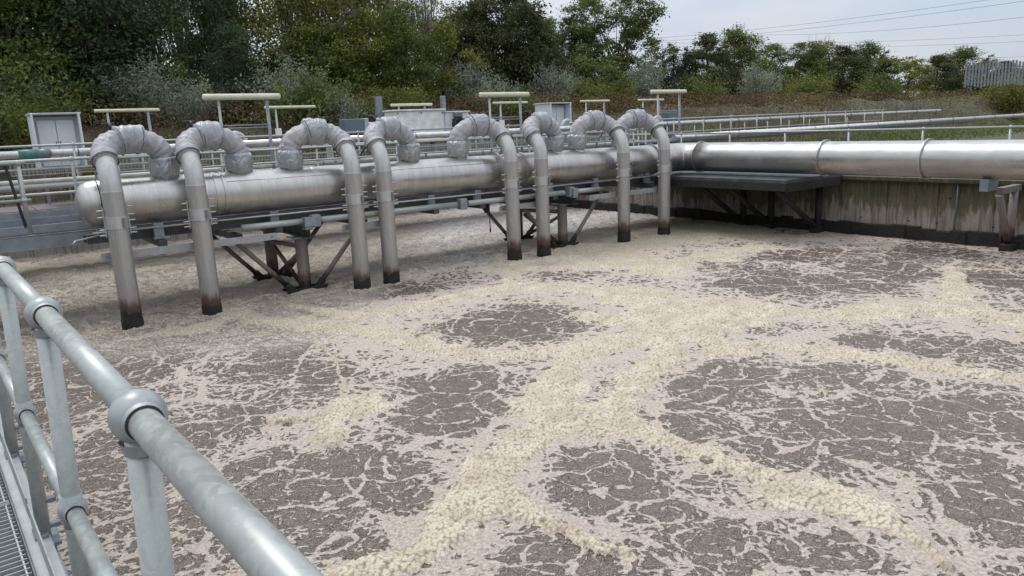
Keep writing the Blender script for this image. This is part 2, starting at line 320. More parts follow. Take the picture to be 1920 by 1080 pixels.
for st in STREAMS:
    pts = np.array(st)
    sp = np.array([tuple(p)for p in spline([(a, b, c) for a, b, c in st], 4)])
    for (x0, y0, w0), (x1, y1, w1) in zip(sp[:-1], sp[1:]):
        dx, dy = x1-x0, y1-y0; t = np.clip(((wx-x0)*dx+(wy-y0)*dy)/(dx*dx+dy*dy+1e-9), 0, 1)
        d = np.hypot(wx-(x0+t*dx), wy-(y0+t*dy)); w = np.maximum(w0+t*(w1-w0), .01)
        thick = np.maximum(thick, 1-d/w)
wmod = (fbm(X, Y, 1.6, 3, 23)-.60)
rag = (fbm(X, Y, 4.5, 5, 21)-.5)
th0 = thick + wmod*1.0 + rag*1.2
splash = np.zeros(X.shape)
for fu, fv, fr in [(a, -.67, .26) for a in (-6.71, -5.38, -2.37, -1.69, 1.59, 2.49, 5.25, 6.81)]+[(a, b, .4) for a in (-3.33, 3.68) for b in (0, 1.9)]:
    fx_, fy_ = O.x+fu*Ud.x+fv*Vd.x, O.y+fu*Ud.y+fv*Vd.y
    splash = np.maximum(splash, 1-np.hypot(X-fx_, Y-fy_)/fr+rag*1.2)
th0 = np.maximum(th0, splash*.7)
dark_p = np.zeros(X.shape)
for cx, cy, rx, ry in CELLS: dark_p = np.maximum(dark_p, 1-sstep(.6, 1.2, np.sqrt(((wx-cx)/rx)**2+((wy-cy)/ry)**2)))
patch = fbm(X, Y, 1.1, 4, 27)+np.exp(-np.maximum(-thick, 0)*1.0)*.20
th0 = np.maximum(th0, sstep(.70, .86, patch-dark_p*.2)*.45+rag*.6-.12)
tm = sstep(-.08, .40, th0)
near_stream = np.exp(-np.maximum(-thick, 0)*.8)
dark = np.zeros(X.shape)
for cx, cy, rx, ry in CELLS:
    d = np.sqrt(((wx-cx)/rx)**2+((wy-cy)/ry)**2) + (fbm(X, Y, 2.2, 3, 31)-.5)*.6
    dark = np.maximum(dark, 1-sstep(.6, 1.2, d))
lace = .50 + (fbm(X, Y, .8, 4, 41)-.5)*.8 + near_stream*.28 - dark*.42
lace = np.clip(lace, 0, 1)
U_ = (X-O.x)*Ud.x+(Y-O.y)*Ud.y; V_ = (X-O.x)*Vd.x+(Y-O.y)*Vd.y
back = sstep(-1.2, .8, V_)
left = sstep(-1.6, -3.6, X)*sstep(9.4, 12, Y)
tan_ = np.clip(sstep(2.0, 4.0, U_)*sstep(-5.2, -2.6, V_)*sstep(2.5, .5, V_)+left, 0, 1)
froth = np.clip(back+left*.7, 0, 1)
# relief: the ridges stand proud and are heaped with bubbles; the open water is choppy
jx = X+.05*(vnoise(X, Y, 7, 3)-.5); jy = Y+.05*(vnoise(X, Y, 7, 4)-.5)
def dome(s, k): return 1-np.clip(worley(jx, jy, s, k)/.95, 0, 1)**2
lump = dome(7.5, 51)*.5+dome(15, 61)*.5
prof = np.sqrt(np.clip(th0*.9, 0, 1))
big = fbm(X, Y, 2.6, 3, 55)-.5
tz = sstep(-.2, .8, th0)
Z = tz*(.034*prof+.04*big)+tm*.098*(lump-.45)*(.5+.5*prof) + .05*(fbm(X, Y, 1.5, 4, 71)-.5)
def ridge(s, k, sx=1., sy=1.): return 1-np.abs(fbm(wx*sx, wy*sy, s, 4, k)-.5)*2
Z = Z + (1-tm)*(.011*(fbm(X, Y, 20, 3, 91)-.5)+(.016+.10*froth)*(ridge(3.2, 81)-.75)+.05*froth*(ridge(7, 85)-.7))
Z = Z + .028*froth*(1-tm)*(dome(9, 97)-.5)
# threads of froth that curl round each upwelling
arc = np.zeros(X.shape); bestd = np.full(X.shape, 9.)
for i_, (cx, cy, rx, ry) in enumerate(CELLS):
    ex, ey = (wx-cx)/rx, (wy-cy)/ry; d = np.sqrt(ex*ex+ey*ey); nz_ = (fbm(X, Y, 1.7, 3, 31+i_)-.5)
    sw = d*(1.35+.5*((i_*37 % 10)/10)) + nz_*1.5 + .18*np.arctan2(ey, ex)
    r_ = 1-np.abs(np.mod(sw, 1.)-.5)*2/.16*np.maximum(rx, ry)**.5/1.0
    m_ = (d < bestd) & (d < 1.5); bestd = np.where(m_, d, bestd)
    arc = np.where(m_, np.clip(r_+.45, 0, 1)*sstep(1.5, 1.1, d), arc)
arc = arc*sstep(.34, .52, fbm(X, Y, 2.6, 3, 101))
keep = (U_ < 9.99) & (V_ < 10.7) & (U_ > -9.6)
nb = np.arange(NS*NY).reshape(NY, NS)
q = np.stack([nb[:-1, :-1], nb[:-1, 1:], nb[1:, 1:], nb[1:, :-1]], -1).reshape(-1, 4)
q = q[keep[q].all(1)]
isf = tm[q].mean(1) > .5
def compact(q, name, m, **attr):
    u, inv = np.unique(q, return_inverse=True); inv = inv.reshape(q.shape)
    return raw_mesh(name, np.stack([X[u], Y[u], Z[u]], 1), inv, m, {k: ('POINT', a[u]) for k, a in attr.items()}, True)

def foam_shader(kind):
    m = bpy.data.materials.new(kind); m.use_nodes = True; t, p = nodes(m)
    c = t.nodes.new('ShaderNodeTexCoord'); vec = c.outputs['Object']
    def attr(n):
        a = t.nodes.new('ShaderNodeAttribute'); a.attribute_name = n; return a.outputs['Fac']
    lace_, th_, fr_, left_ = attr('lace'), attr('thick'), attr('froth'), attr('beige')
    def warp(vec, s, a, loc):
        n = noise(t, mapping(t, vec, (1, 1, 0), loc), s, 4, .55)
        vm = t.nodes.new('ShaderNodeVectorMath'); vm.operation = 'MULTIPLY_ADD'; vm.inputs[1].default_value = (a, a, 0)
        sb = t.nodes.new('ShaderNodeVectorMath'); sb.operation = 'SUBTRACT'; sb.inputs[1].default_value = (.5, .5, .5)
        t.links.new(n.outputs[1], sb.inputs[0]); t.links.new(sb.outputs[0], vm.inputs[0]); t.links.new(vec, vm.inputs[2]); return vm.outputs[0]
    flat = mapping(t, vec, (1, 1, 0))
    w1 = warp(flat, 1.1, .7, (3, 1, 0)); w2 = warp(w1, 4.5, .16, (0, 7, 0)); w3 = warp(w2, 13, .035, (5, 7, 0))
    def edge(vec, s):
        n = t.nodes.new('ShaderNodeTexVoronoi'); n.feature = 'DISTANCE_TO_EDGE'; n.voronoi_dimensions = '2D'; n.inputs['Scale'].default_value = s
        t.links.new(vec, n.inputs['Vector']); return n.outputs['Distance']
    A_, M_, S_ = (lambda a, b: mathn(t, 'ADD', a, b)), (lambda a, b: mathn(t, 'MULTIPLY', a, b)), (lambda a, b: mathn(t, 'SUBTRACT', a, b))
    nbig = noise(t, flat, 2.3, 3).outputs[0]; nmid = noise(t, w2, 5, 6, .62).outputs[0]
    grain = noise(t, flat, 30, 5, .72).outputs[0]; grain2 = noise(t, mapping(t, flat, (1, 1, 0), (4, 9, 0)), 75, 3, .7).outputs[0]
    def bub(s, loc=(0, 0, 0)):
        n = t.nodes.new('ShaderNodeTexVoronoi'); n.voronoi_dimensions = '2D'; n.inputs['Scale'].default_value = s
        t.links.new(mapping(t, flat, (1, 1, 0), loc), n.inputs['Vector']); return n.outputs['Distance']
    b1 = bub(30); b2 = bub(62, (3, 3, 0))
    # froth field: threads along three nested webs, widened where there is more foam, eaten away by grain
    def thread(e, w0, w1_, amp):
        w = M_(A_(w0, M_(lace_, w1_)), mapr(t, nmid, .3, .7, .35, 1.7, False))
        q = mathn(t, 'DIVIDE', e, mathn(t, 'MAXIMUM', w, .004)); return M_(mapr(t, q, 2.2, 0, 0, 1), amp)
    t1 = thread(edge(w3, 1.25), .022, .10, .78); t2 = thread(edge(w3, 3.3), .022, .125, .68); t3 = thread(edge(w3, 7.6), .022, .27, .60)
    F = mathn(t, 'MAXIMUM', mathn(t, 'MAXIMUM', t1, t2), t3)
    F = mathn(t, 'MAXIMUM', F, M_(attr('arc'), .82))
    F = A_(F, A_(M_(S_(grain, .5), .75), M_(S_(grain2, .5), .45)))
    F = A_(F, mapr(t, lace_, .25, .90, -.16, .21, False))
    F = A_(F, M_(S_(nmid, .5), .3)); F = A_(F, M_(S_(noise(t, flat, 9, 5, .65).outputs[0], .5), .38)); F = A_(F, M_(S_(bub(11, (1, 2, 0)), .42), .42)); F = A_(F, M_(S_(bub(25, (7, 2, 0)), .42), .22))
    f = mapr(t, F, .20, .52)
    # froth drawn out in curling pale streaks behind and under the pipes
    st1 = noise(t, mapping(t, w2, (1.7, 2.6, 0), (0, 0, 0), (0, 0, -.35)), 1.5, 8, .72).outputs[0]
    rg = mathn(t, 'ABSOLUTE', S_(st1, .5)); fz = mapr(t, A_(rg, M_(S_(grain, .5), -.22)), .11, .01, 0, 1)
    fz2 = mapr(t, noise(t, mapping(t, w2, (.8, 1.6, 0)), 2.2, 8, .75).outputs[0], .36, .50, .0, 1)
    fz = mathn(t, 'MAXIMUM', fz, M_(fz2, mapr(t, grain, .38, .56, .25, 1)))
    ff = mapr(t, fr_, .15, .75)
    f = A_(M_(f, S_(1, ff)), M_(fz, ff))
    sk2 = noise(t, flat, 14, 4, .6).outputs[0]
    darkc = mixc(t, mapr(t, sk2, .3, .7), (.100, .071, .053), (.195, .146, .110))
    darkc = mixc(t, mapr(t, grain2, .51, .60, 0, .75), darkc, (.055, .041, .033))
    darkc = mixc(t, mapr(t, grain2, .47, .38, 0, .6), darkc, (.33, .285, .25))
    darkc = mixc(t, M_(mapr(t, bub(33, (2, 8, 0)), .30, .16), mapr(t, noise(t, flat, 7, 3).outputs[0], .45, .6)), darkc, (.03, .022, .018))
    darkc = mixc(t, M_(ff, .75), darkc, (.31, .26, .215)); lacec_b = (.76, .695, .63)
    lacec = mixc(t, mapr(t, grain, .35, .65), (.38, .316, .263), (.63, .54, .46))
    lacec = mixc(t, M_(left_, .5), lacec, (.50, .43, .33))
    lacec = mixc(t, M_(ff, S_(1, left_)), lacec, lacec_b)
    lacec = mixc(t, mapr(t, A_(M_(sk2, .6), M_(grain2, .4)), .50, .36, 0, .55), lacec, (.27, .225, .19))
    cc = mixc(t, f, darkc, lacec)
    cream = mixc(t, mapr(t, nbig, .35, .65), (.47, .40, .295), (.585, .51, .395))
    cream = mixc(t, mapr(t, noise(t, flat, 1.5, 5, .7).outputs[0], .55, .68, 0, .6), cream, (.44, .325, .24))
    cream = mixc(t, mapr(t, sk2, .52, .75, 0, .35), cream, (.38, .32, .22))
    cream = mixc(t, M_(left_, .8), cream, mixc(t, mapr(t, grain, .4, .6), (.33, .275, .19), (.52, .455, .345)))
    cream = mixc(t, mapr(t, b1, .40, .72, 0, .55), cream, (.29, .245, .17))  # shade between bubbles painted into the foam colour, along the bump creases
    sc = mapr(t, A_(th_, A_(M_(S_(grain, .5), 1.0), M_(S_(nmid, .5), .6))), .28, .55)
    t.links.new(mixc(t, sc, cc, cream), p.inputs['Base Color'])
    t.links.new(mapr(t, mathn(t, 'MAXIMUM', f, sc), 0, 1, .20, .75), p.inputs['Roughness'])
    p.inputs['Specular IOR Level'].default_value = .45
    dm = A_(M_(S_(1, M_(b1, b1)), .8), M_(S_(1, M_(b2, b2)), .2))
    hb = A_(M_(f, .6), A_(M_(grain, A_(.35, M_(f, .65))), M_(grain2, .22)))
    hb = A_(M_(hb, S_(1.2, sc)), M_(dm, sc))
    b = t.nodes.new('ShaderNodeBump'); b.inputs['Strength'].default_value = 1.0; b.inputs['Distance'].default_value = .024
    t.links.new(hb, b.inputs['Height']); t.links.new(b.outputs[0], p.inputs['Normal'])
    return m
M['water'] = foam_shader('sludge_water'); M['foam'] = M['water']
wm = compact(q[~isf], 'water', M['water'], lace=lace, thick=tm, froth=froth, beige=tan_, arc=arc)
wo = bpy.data.objects.new('water', wm); col.objects.link(wo); tag(wo, 'brown aerated water laced with pale froth filling the tank', kind='structure')
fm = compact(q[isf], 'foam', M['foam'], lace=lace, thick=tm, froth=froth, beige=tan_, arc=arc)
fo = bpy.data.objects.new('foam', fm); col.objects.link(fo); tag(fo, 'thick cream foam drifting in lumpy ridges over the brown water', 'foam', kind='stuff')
mb = MB(); c4 = [W(-30, -30, -.06), W(9.99, -30, -.06), W(9.99, 10.7, -.06), W(-30, 10.7, -.06)]
mb.add(c4, [(0, 1, 2, 3)]); o = mb.build('water_below', 'water'); tag(o, 'brown water further out in the tank', kind='structure')

# ================================================================== GROUND and tank walls
GZ = 1.45
M['ground'] = mat('rough_grassy_ground', (.055, .055, .03), .9, var=(.10, .085, .05), vscale=.8, bump=.6, bscale=3)
mb = MB(); us = [-400, -30, 10.25, 700]; vsv = [-400, -30, 10.75, 12.5]
pts = [W(u, v, GZ) for v in vsv for u in us]
fs = [(j*4+i, j*4+i+1, j*4+5+i, j*4+4+i) for j in range(3) for i in range(3) if not (i == 1 and j == 1)]
mb.add(pts, fs)
# the bank behind the tank: gently uneven, rising to a level top that runs on to the horizon
nu, vs_ = 110, [12.5, 13.2, 14, 15, 16, 17.5, 20, 26, 40, 90, 300, 900]
hz = [GZ, 1.7, 2.3, 3.0, 3.5, 3.75, 3.8, 3.9, 4.0, 4.0, 3.8, 3.5]
uu = np.concatenate([[-400, -120, -60], np.linspace(-35, 140, nu-6), [220, 400, 700]])
pts = [W(u, v, h if v < 13 else h+.25*sin(u*.31+v)+.2*sin(u*.83+1.7*v) if v < 60 else h) for v, h in zip(vs_, hz) for u in uu]
mb.add(pts, [(j*nu+i, j*nu+i+1, (j+1)*nu+i+1, (j+1)*nu+i) for j in range(len(vs_)-1) for i in range(nu-1)], True)
g = mb.build('ground', 'ground'); tag(g, 'rough ground and grassy bank round the tank', kind='structure')

def wall_mat():
    m = bpy.data.materials.new('streaked_concrete'); m.use_nodes = True; t, p = nodes(m); c = t.nodes.new('ShaderNodeTexCoord'); v = c.outputs['Object']
    sx = t.nodes.new('ShaderNodeSeparateXYZ'); g = t.nodes.new('ShaderNodeNewGeometry'); t.links.new(g.outputs['Position'], sx.inputs[0])
    pos = g.outputs['Position']
    n1 = noise(t, pos, 1.6, 7, .65).outputs[0]; n2 = noise(t, mapping(t, pos, (3.2, 3.2, .45)), 2.2, 7, .7).outputs[0]; n3 = noise(t, mapping(t, pos, (1.1, 1.1, .25)), 1.0, 4).outputs[0]
    cc = mixc(t, mapr(t, n1, .3, .7), (.23, .20, .17), (.34, .30, .255))
    # algae hangs from the top in ragged tongues
    a = mathn(t, 'ADD', mathn(t, 'MULTIPLY', n2, 1.25), mathn(t, 'MULTIPLY', n3, .8))
    a = mathn(t, 'ADD', a, mapr(t, sx.outputs[2], .2, 1.35, -.50, .24, False))
    cc = mixc(t, mapr(t, a, .74, .92, 0, .94), cc, (.085, .075, .035))
    cc = mixc(t, mapr(t, a, 1.0, 1.18, 0, .8), cc, (.035, .045, .015))
    n4 = noise(t, mapping(t, pos, (9, 9, .5)), 2, 5).outputs[0]
    cc = mixc(t, mapr(t, n4, .48, .62, 0, .7), cc, (.12, .10, .078))
    t.links.new(cc, p.inputs['Base Color']); p.inputs['Roughness'].default_value = .85
    b = t.nodes.new('ShaderNodeBump'); b.inputs['Strength'].default_value = .35; b.inputs['Distance'].default_value = .02
    t.links.new(noise(t, pos, 18, 6).outputs[0], b.inputs['Height']); t.links.new(b.outputs[0], p.inputs['Normal']); return m
M['concrete'] = wall_mat()
M['scum'] = mat('black_waterline_growth', (.006, .005, .004), .75, var=(.022, .017, .012), vscale=6, bump=.8, bscale=25, bdist=.04)
wall = empty('tank_wall', W(9.98, 0, 0), A, 'streaked concrete tank wall on the right under the steel platform', 'wall')
tie = MB()
P0 = None
for k in range(32):
    v0 = 10.6-1.22*k
    if k % 2 == 0 and P0 is None:
        mb = MB(); mb.box((.15, -.6, .62), (.30, 1.205, 1.62), bev=.008)
        P0 = mb.build('concrete_panel', 'concrete', wall); P0.location = (0, v0, 0); continue
    o = P0.copy(); col.objects.link(o); o.location = (random.uniform(-.004, .004), v0, 0); o.parent = wall
mb = MB(); mb.box((.10, -9, 1.47), (.42, 39.5, .10), bev=.01); mb.build('coping', 'concrete', wall)
mb = MB(); path = [(-.02, 10.5-.35*i, .08) for i in range(112)]
for i, (x, y, z) in enumerate(path): mb.box((-.02+random.uniform(-.02, .02), y, .05+random.uniform(-.02, .03)), (.16, .36, .52+random.uniform(-.04, .04)), bev=.02)
o = mb.build('waterline_growth', 'scum', wall)
mb = MB()
for k in range(32):
    for z in (.45, 1.05):
        v = 10.35-1.22*k+random.choice((-.3, 0, .25)); mb.tube([(-.012, v, z), (.02, v, z)], .022, 8)
mb.build('tie_holes', 'scum', wall)
# far and left walls of the tank
w2 = empty('tank_wall', W(-10, 10.7, 0), A, 'low concrete wall at the back of the tank below the bank', 'wall')
for k in range(18):
    o = P0.copy(); col.objects.link(o); o.parent = w2; o.rotation_euler = (0, 0, radians(90)); o.location = (1.2*k, .15, 0)
mb = MB(); mb.box((0, 0, 0), (.12, .02, .012))   # thin conduit on the right wall
cond = MB().tube([(-.05, -6.9, .3), (-.05, -6.9, 1.4)], .018, 8); cond.build('conduit', 'bluegrey', wall)

# ================================================================== HEADER PIPE
HR = .40
def hz_(u): return 2.11 - .005*u
hd = empty('header_pipe', W(0, 0, 0), A, 'large brushed steel header pipe running across the tank above the brown water', 'pipe')
path = [(u, 0, hz_(u)) for u in np.linspace(-6.85, 7.75, 40)]
MB().tube(path, HR, 56, caps=False).build('shell', 'header', hd)
prof = [(0, HR), (.06, HR*.995), (.14, HR*.96), (.21, HR*.87), (.26, HR*.72), (.30, HR*.5), (.325, HR*.25), (.333, .01)]
MB().tube([(-6.87-a, 0, hz_(-6.9)) for a, r in prof], [r for a, r in prof], 56, caps=False).build('end_cap', 'header', hd)
for u in (-6.87, -4.2, -3.0, -.6, 1.05, 3.3, 5.1):      # weld seams
    MB().tube([(u-.008, 0, hz_(u)), (u, 0, hz_(u)), (u+.008, 0, hz_(u))], [HR, HR+.005, HR], 56, caps=False).build('weld_seam', 'header', hd)
def ring(u, w, r, nm='joint_sleeve', m='header'):
    MB().tube([(u-w/2, 0, hz_(u)), (u-w/2, 0, hz_(u)), (u+w/2, 0, hz_(u)), (u+w/2, 0, hz_(u))], [HR-.01, r, r, HR-.01], 56, caps=False, smooth=False).build(nm, m, hd)
ring(-4.93, .07, HR+.012); ring(-4.80, .03, HR+.02)
ring(-1.55, .03, HR+.025); ring(-1.45, .02, HR+.045, 'flange')
ring(1.55, .025, HR+.075, 'flange'); ring(1.62, .02, HR+.05, 'flange'); ring(2.32, .05, HR+.03)
ring(6.95, .025, HR+.04, 'flange')
# faint longitudinal seam: a real bead
MB().tube([(u, -.33, hz_(u)+.232) for u in (-4.75, -1.6)], .004, 6).build('long_seam', 'header', hd)
MB().tube([(u, -.33, hz_(u)+.232) for u in (-1.4, 1.5)], .004, 6).build('long_seam', 'header', hd)
# flap lug beside the big flange
MB().box((1.95, -.1, hz_(2)+.50), (.42, .05, .16), bev=.01).box((2.14, -.1, hz_(2)+.47), (.10, .16, .12), bev=.01).build('lifting_lug', 'galv_dark', hd)
# second leg turns and follows the right wall towards us
MB().tube(spline([(7.75, 0, 2.07), (8.05, -.04, 2.07), (8.28, -.25, 2.07), (8.34, -.6, 2.07)], 8), HR, 48, caps=False).build('elbow', 'header', hd)
MB().tube([(8.34, v, 2.07) for v in np.linspace(-.6, -20, 30)], HR, 48).build('side_run', 'header', hd)
for v in (-.7, -4.5, -6.9, -10.2, -14):
    MB().tube([(8.34, v-.015, 2.07), (8.34, v-.015, 2.07), (8.34, v+.015, 2.07), (8.34, v+.015, 2.07)], [HR, HR+.05, HR+.05, HR], 40, caps=False, smooth=False).build('flange', 'header', hd)
# pale sticker on the second section
MB().tube([(-6.02+.0, 0, hz_(-6)), (-5.86, 0, hz_(-6))], HR+.004, 56, caps=False)

# ================================================================== DOWNCOMERS with lagged swan necks
def downcomer(s, loc, label):
    r0 = empty('downcomer_pipe', loc, A, label, 'pipe', 'downcomer pipes along the header')
    low = [(0, -.67, z) for z in (-.5, .3, .9, 1.5, 1.95, 2.36)]
    MB().tube(low, .166, 28, caps=False).build('lower_pipe', 'pipe', r0)
    bend = spline([(0, -.67, 2.36), (0, -.655, 2.52), (0, -.595, 2.68), (.0, -.49, 2.82), (.01, -.36, 2.95)], 4)
    MB().tube(bend, .162, 28, caps=False).build('bend', 'steel', r0)
    MB().tube([(0, -.67, 2.352), (0, -.67, 2.362), (0, -.67, 2.372)], [.163, .171, .163], 28, caps=False).build('weld_seam', 'steel', r0)
    # slip coupling with its ladder of bolts on both sides
    c = MB().tube([(0, -.67, 1.74), (0, -.67, 1.745), (0, -.67, 1.945), (0, -.67, 1.95)], [.166, .178, .178, .166], 28, caps=False, smooth=False).build('coupling_band', 'steel', r0)
    for z in (1.765, 1.925):
        MB().tube([(0, -.67, z-.01), (0, -.67, z-.01), (0, -.67, z+.01), (0, -.67, z+.01)], [.175, .188, .188, .175], 28, caps=False, smooth=False).build('rim', 'galv_dark', c)
    MB().box((.085, -.845, 1.845), (.035, .04, .17), bev=.006).build('closing_lug', 'galv_dark', c)
    for sx, zc, hh in ((-1, 1.86, .50), (1, 1.90, .54)): MB().box((sx*.188, -.66, zc), (.012, .035, hh)).build('side_plate', 'steel', r0)
    for sx, zs in ((-1, (1.65, 1.74, 1.95, 2.06)), (1, (1.66, 1.74, 1.87, 1.97, 2.10))):
        for z in zs:
            MB().tube([(sx*.15, -.68, z), (sx*.285, -.68, z)], .013, 8).build('bolt', 'steel', r0)
    MB().tube([(0, -.67, 1.302), (0, -.67, 1.302), (0, -.67, 1.318), (0, -.67, 1.318)], [.16, .177, .177, .16], 28, caps=False, smooth=False).build('pipe_clamp', 'galv_dark', r0)
    # crusted tide line, a different height on every pipe
    rr0 = random.Random(int(loc.x*1000)); h0 = rr0.uniform(.15, .27); cr_ = MB(); vs = []
    for j, (fz, rr_) in enumerate(((-.4, .168), (.0, .176), (.55, .175), (.9, .173), (1.0, .164))):
        for k in range(28):
            a = 2*pi*k/28; zt = h0+.025*sin(2*a+loc.x)+.018*sin(5*a+loc.y)+.012*sin(9*a); vs.append((rr_*cos(a)*(1+rr0.uniform(-.012, .02)), -.67+rr_*sin(a)*(1+rr0.uniform(-.012, .02)), fz*zt))
    cr_.add(vs, [(j*28+k, j*28+(k+1) % 28, (j+1)*28+(k+1) % 28, (j+1)*28+k) for j in range(4) for k in range(28)], True); cr_.build('tide_crust', 'scum', r0)
    # the lagging
    e1 = spline([(.0, -.47, 2.84), (.01, -.33, 2.96), (s*.06, -.22, 3.06), (s*.17, -.14, 3.145), (s*.32, -.10, 3.195)], 5)
    n = len(e1)
    R1 = [.198+random.uniform(.008, .015)*sin(i*1.9+loc.y) for i in range(n)]; R1[0] = .175; R1[1] = .203
    j1 = MB().tube(e1, R1, 30, wob=.03, seed=int(abs(loc.x*77))).build('elbow_jacket', 'fabric', r0)
    MB().tube([e1[1]-(e1[2]-e1[1]).normalized()*.015, e1[1], e1[2]], [.206, .211, .206], 28, caps=False, wob=.03).build('drawstring', 'strap', j1)
    e2 = spline([(s*.27, -.11, 3.185), (s*.40, -.09, 3.205), (s*.55, -.07, 3.208), (s*.68, -.05, 3.185)], 4)
    n = len(e2); vr = random.uniform(.95, 1.07); R2 = [vr*(.252+.008*sin(i*2.2+loc.x)) for i in range(n)]; R2[0] = .205; R2[-1] = .2; R2[1] = .245; R2[-2] = .247
    j2 = MB().tube(e2, R2, 30, wob=random.uniform(.03, .06), seed=int(abs(loc.y*53))).build('valve_jacket', 'fabric2', r0)
    for i in (1, -3): MB().tube([e2[i], e2[i]+(e2[i+1]-e2[i])*.32], [R2[i]+.006]*2, 28, caps=False, wob=.03).build('strap', 'strap', j2)
    e3 = spline([(s*.64, -.06, 3.19), (s*.80, -.04, 3.13), (s*.93, -.01, 3.03), (s*1.0, 0, 2.90), (s*1.01, 0, 2.82)], 5)
    MB().tube(e3, [.196+.009*sin(i*1.7) for i in range(len(e3))], 30, wob=.028, seed=int(abs(loc.y*91))).build('elbow_jacket', 'fabric', r0)
    cup = MB(); sg = 16; zz = [(2.465, .13), (2.50, .20), (2.56, .235), (2.66, .25), (2.80, .255), (2.84, .25), (2.87, .225), (2.875, .19)]
    vs = []
    rr = random.Random(int(abs(loc.x*31)))
    for j, (z, r) in enumerate(zz):
        for k in range(sg*2):
            a = 2*pi*k/(sg*2); q = r*(1+(.03*cos(4*a)) + rr.uniform(-.008, .008)) + (.012*sin(8*a) if j >= 5 else 0)
            vs.append((s*1.0+q*cos(a), q*sin(a), z+(.02*cos(2*a) if j < 2 else 0)))
    fs = [(j*32+k, j*32+(k+1) % 32, (j+1)*32+(k+1) % 32, (j+1)*32+k) for j in range(len(zz)-1) for k in range(32)]
    cup.add(vs, fs, True); cup.build('cup_jacket', 'foil', r0)
    MB().tube([(s*1.0, 0, 2.42), (s*1.0, 0, 2.50)], [.22, .17], 24, caps=False).build('branch_stub', 'steel', r0)
    MB().tube([(s*.24, -.02, 3.38), (s*.22, .02, 3.47)], .045, 10).box((s*.20, .02, 3.475), (.20, .07, .05), bev=.012).build('valve_lever', 'black', r0)
    return r0
US = [-6.71, -5.38, -2.37, -1.69, 1.59, 2.49, 5.25, 6.81]
SG = [1, 1, -1, 1, -1, 1, -1, -1]
LB = ['leftmost downcomer pipe, beside the domed end cap of the header, lagged neck bending right',
      'second downcomer from the left, clamped to the long flat bar beside the first trestle',
      'third downcomer from the left, right of the first trestle, its lagged neck arching left',
      'fourth downcomer from the left, its lagged neck arching right in front of the white enclosure',
      'fifth downcomer from the left, just right of the big header flange, neck arching left',
      'sixth downcomer from the left, close behind the big header flange, neck arching right',
      'seventh downcomer from the left, lagged neck arching left, next to last',
      'rightmost downcomer pipe, standing in front of the concrete tank wall']
for u, s, l in zip(US, SG, LB): downcomer(s, W(u, 0, 0), l)

# ================================================================== flat clamp bars
def flatbar(u0, u1, v, z, label, z2=None):
    o = empty('clamp_bar', W(u0, v, z), A, label, 'bar', 'flat bars tying the downcomers')
    Lb = u1-u0
    MB().box((Lb/2, 0, 0), (Lb, .012, .13), bev=.003).box((Lb/2, .04, -.06), (Lb, .08, .012)).build('bar', 'bar', o)
    for x in (.08, Lb-.08): MB().tube([(x, -.03, 0), (x, .0, 0)], .02, 6).build('bolt', 'galv_dark', o)
    return o
flatbar(-7.0, -4.0, -.49, 1.27, 'long flat steel bar clamped behind the two leftmost downcomers')
flatbar(-2.62, -1.45, -.49, 1.27, 'short flat steel bar clamped behind the third and fourth downcomers')
flatbar(1.35, 2.75, -.49, 1.27, 'short flat steel bar clamped behind the fifth and sixth downcomers')
flatbar(4.2, 7.1, -.49, 1.27, 'long flat steel bar clamped behind the two rightmost downcomers')

# ================================================================== WALKWAY BRIDGE under and behind the header
br = empty('walkway_bridge', W(0, 0, 0), A, 'steel walkway bridge carrying the header across the tank', 'bridge')
DZ = 1.61
U0, U1 = -12.5, 9.96
def lb(nm, m, v, z, w, h, a=U0, b=U1, par=br): return MB().box(((a+b)/2, v, z), (b-a, w, h), bev=.004).build(nm, m, par)
lb('near_girder_web', 'beam', .93, DZ-.13, .012, .24); lb('near_girder_flange', 'beam', .96, DZ-.245, .09, .012); lb('near_girder_flange', 'beam', .96, DZ+.0, .09, .012)
lb('far_girder_web', 'beam', 2.67, DZ-.13, .012, .24); lb('far_girder_flange', 'beam', 2.63, DZ-.245, .09, .012)
mb = MB()
for k in range(19): mb.box((U0+.6+k*1.2, 1.8, DZ-.12), (.08, 1.7, .16))
mb.build('cross_member', 'darksteel', br)
# deck panels one by one
pd = None
for k in range(22):
    x = U0+.51+k*1.02
    if pd is None:
        pd = MB().box((0, 1.80, DZ+.02), (1.0, 1.66, .035), bev=.004).build('deck_panel', 'deck', br); pd.location = (x, 0, 0)
    else:
        o = pd.copy(); col.objects.link(o); o.location = (x, 0, 0); o.parent = br
lb('toe_plate', 'beam', .99, DZ+.10, .008, .14); lb('toe_plate', 'beam', 2.62, DZ+.10, .008, .14)
# longitudinal dark beam just under the header with its saddles
lb('pipe_rack_beam', 'darksteel', .12, 1.53, .16, .16, -7.1, 8.2); lb('pipe_rack_beam', 'darksteel', .55, 1.50, .10, .14, -7.1, 8.2)
MB().tube([(-7.05, -.30, 1.665), (8.0, -.30, 1.63)], .018, 8).build('trim_rail', 'steel', br)
for u in (-6.0, -3.9, -.35, .9, 3.1, 4.65, 6.6):
    MB().box((u, -.22, 1.60), (.16, .10, .26), bev=.008).box((u+.02, -.3, 1.47), (.26, .14, .03)).build('saddle_bracket', 'beam', br)
    MB().box((u, .55, 1.38), (.14, 2.0, .12), bev=.006).build('outrigger', 'darksteel', br)
cpz = 1.475
for a, b in ((-4.6, -3.2), (-3.1, .2), (.5, 3.4), (3.75, 4.6)):
    MB().tube([(a, -.42, cpz-.003*a), (b, -.42, cpz-.003*b)], .062, 14).build('service_pipe', 'galv', br)
for u in (-3.15, 3.6, .35): MB().box((u, -.42, cpz), (.17, .17, .24), bev=.01).build('pipe_block', 'beam', br)
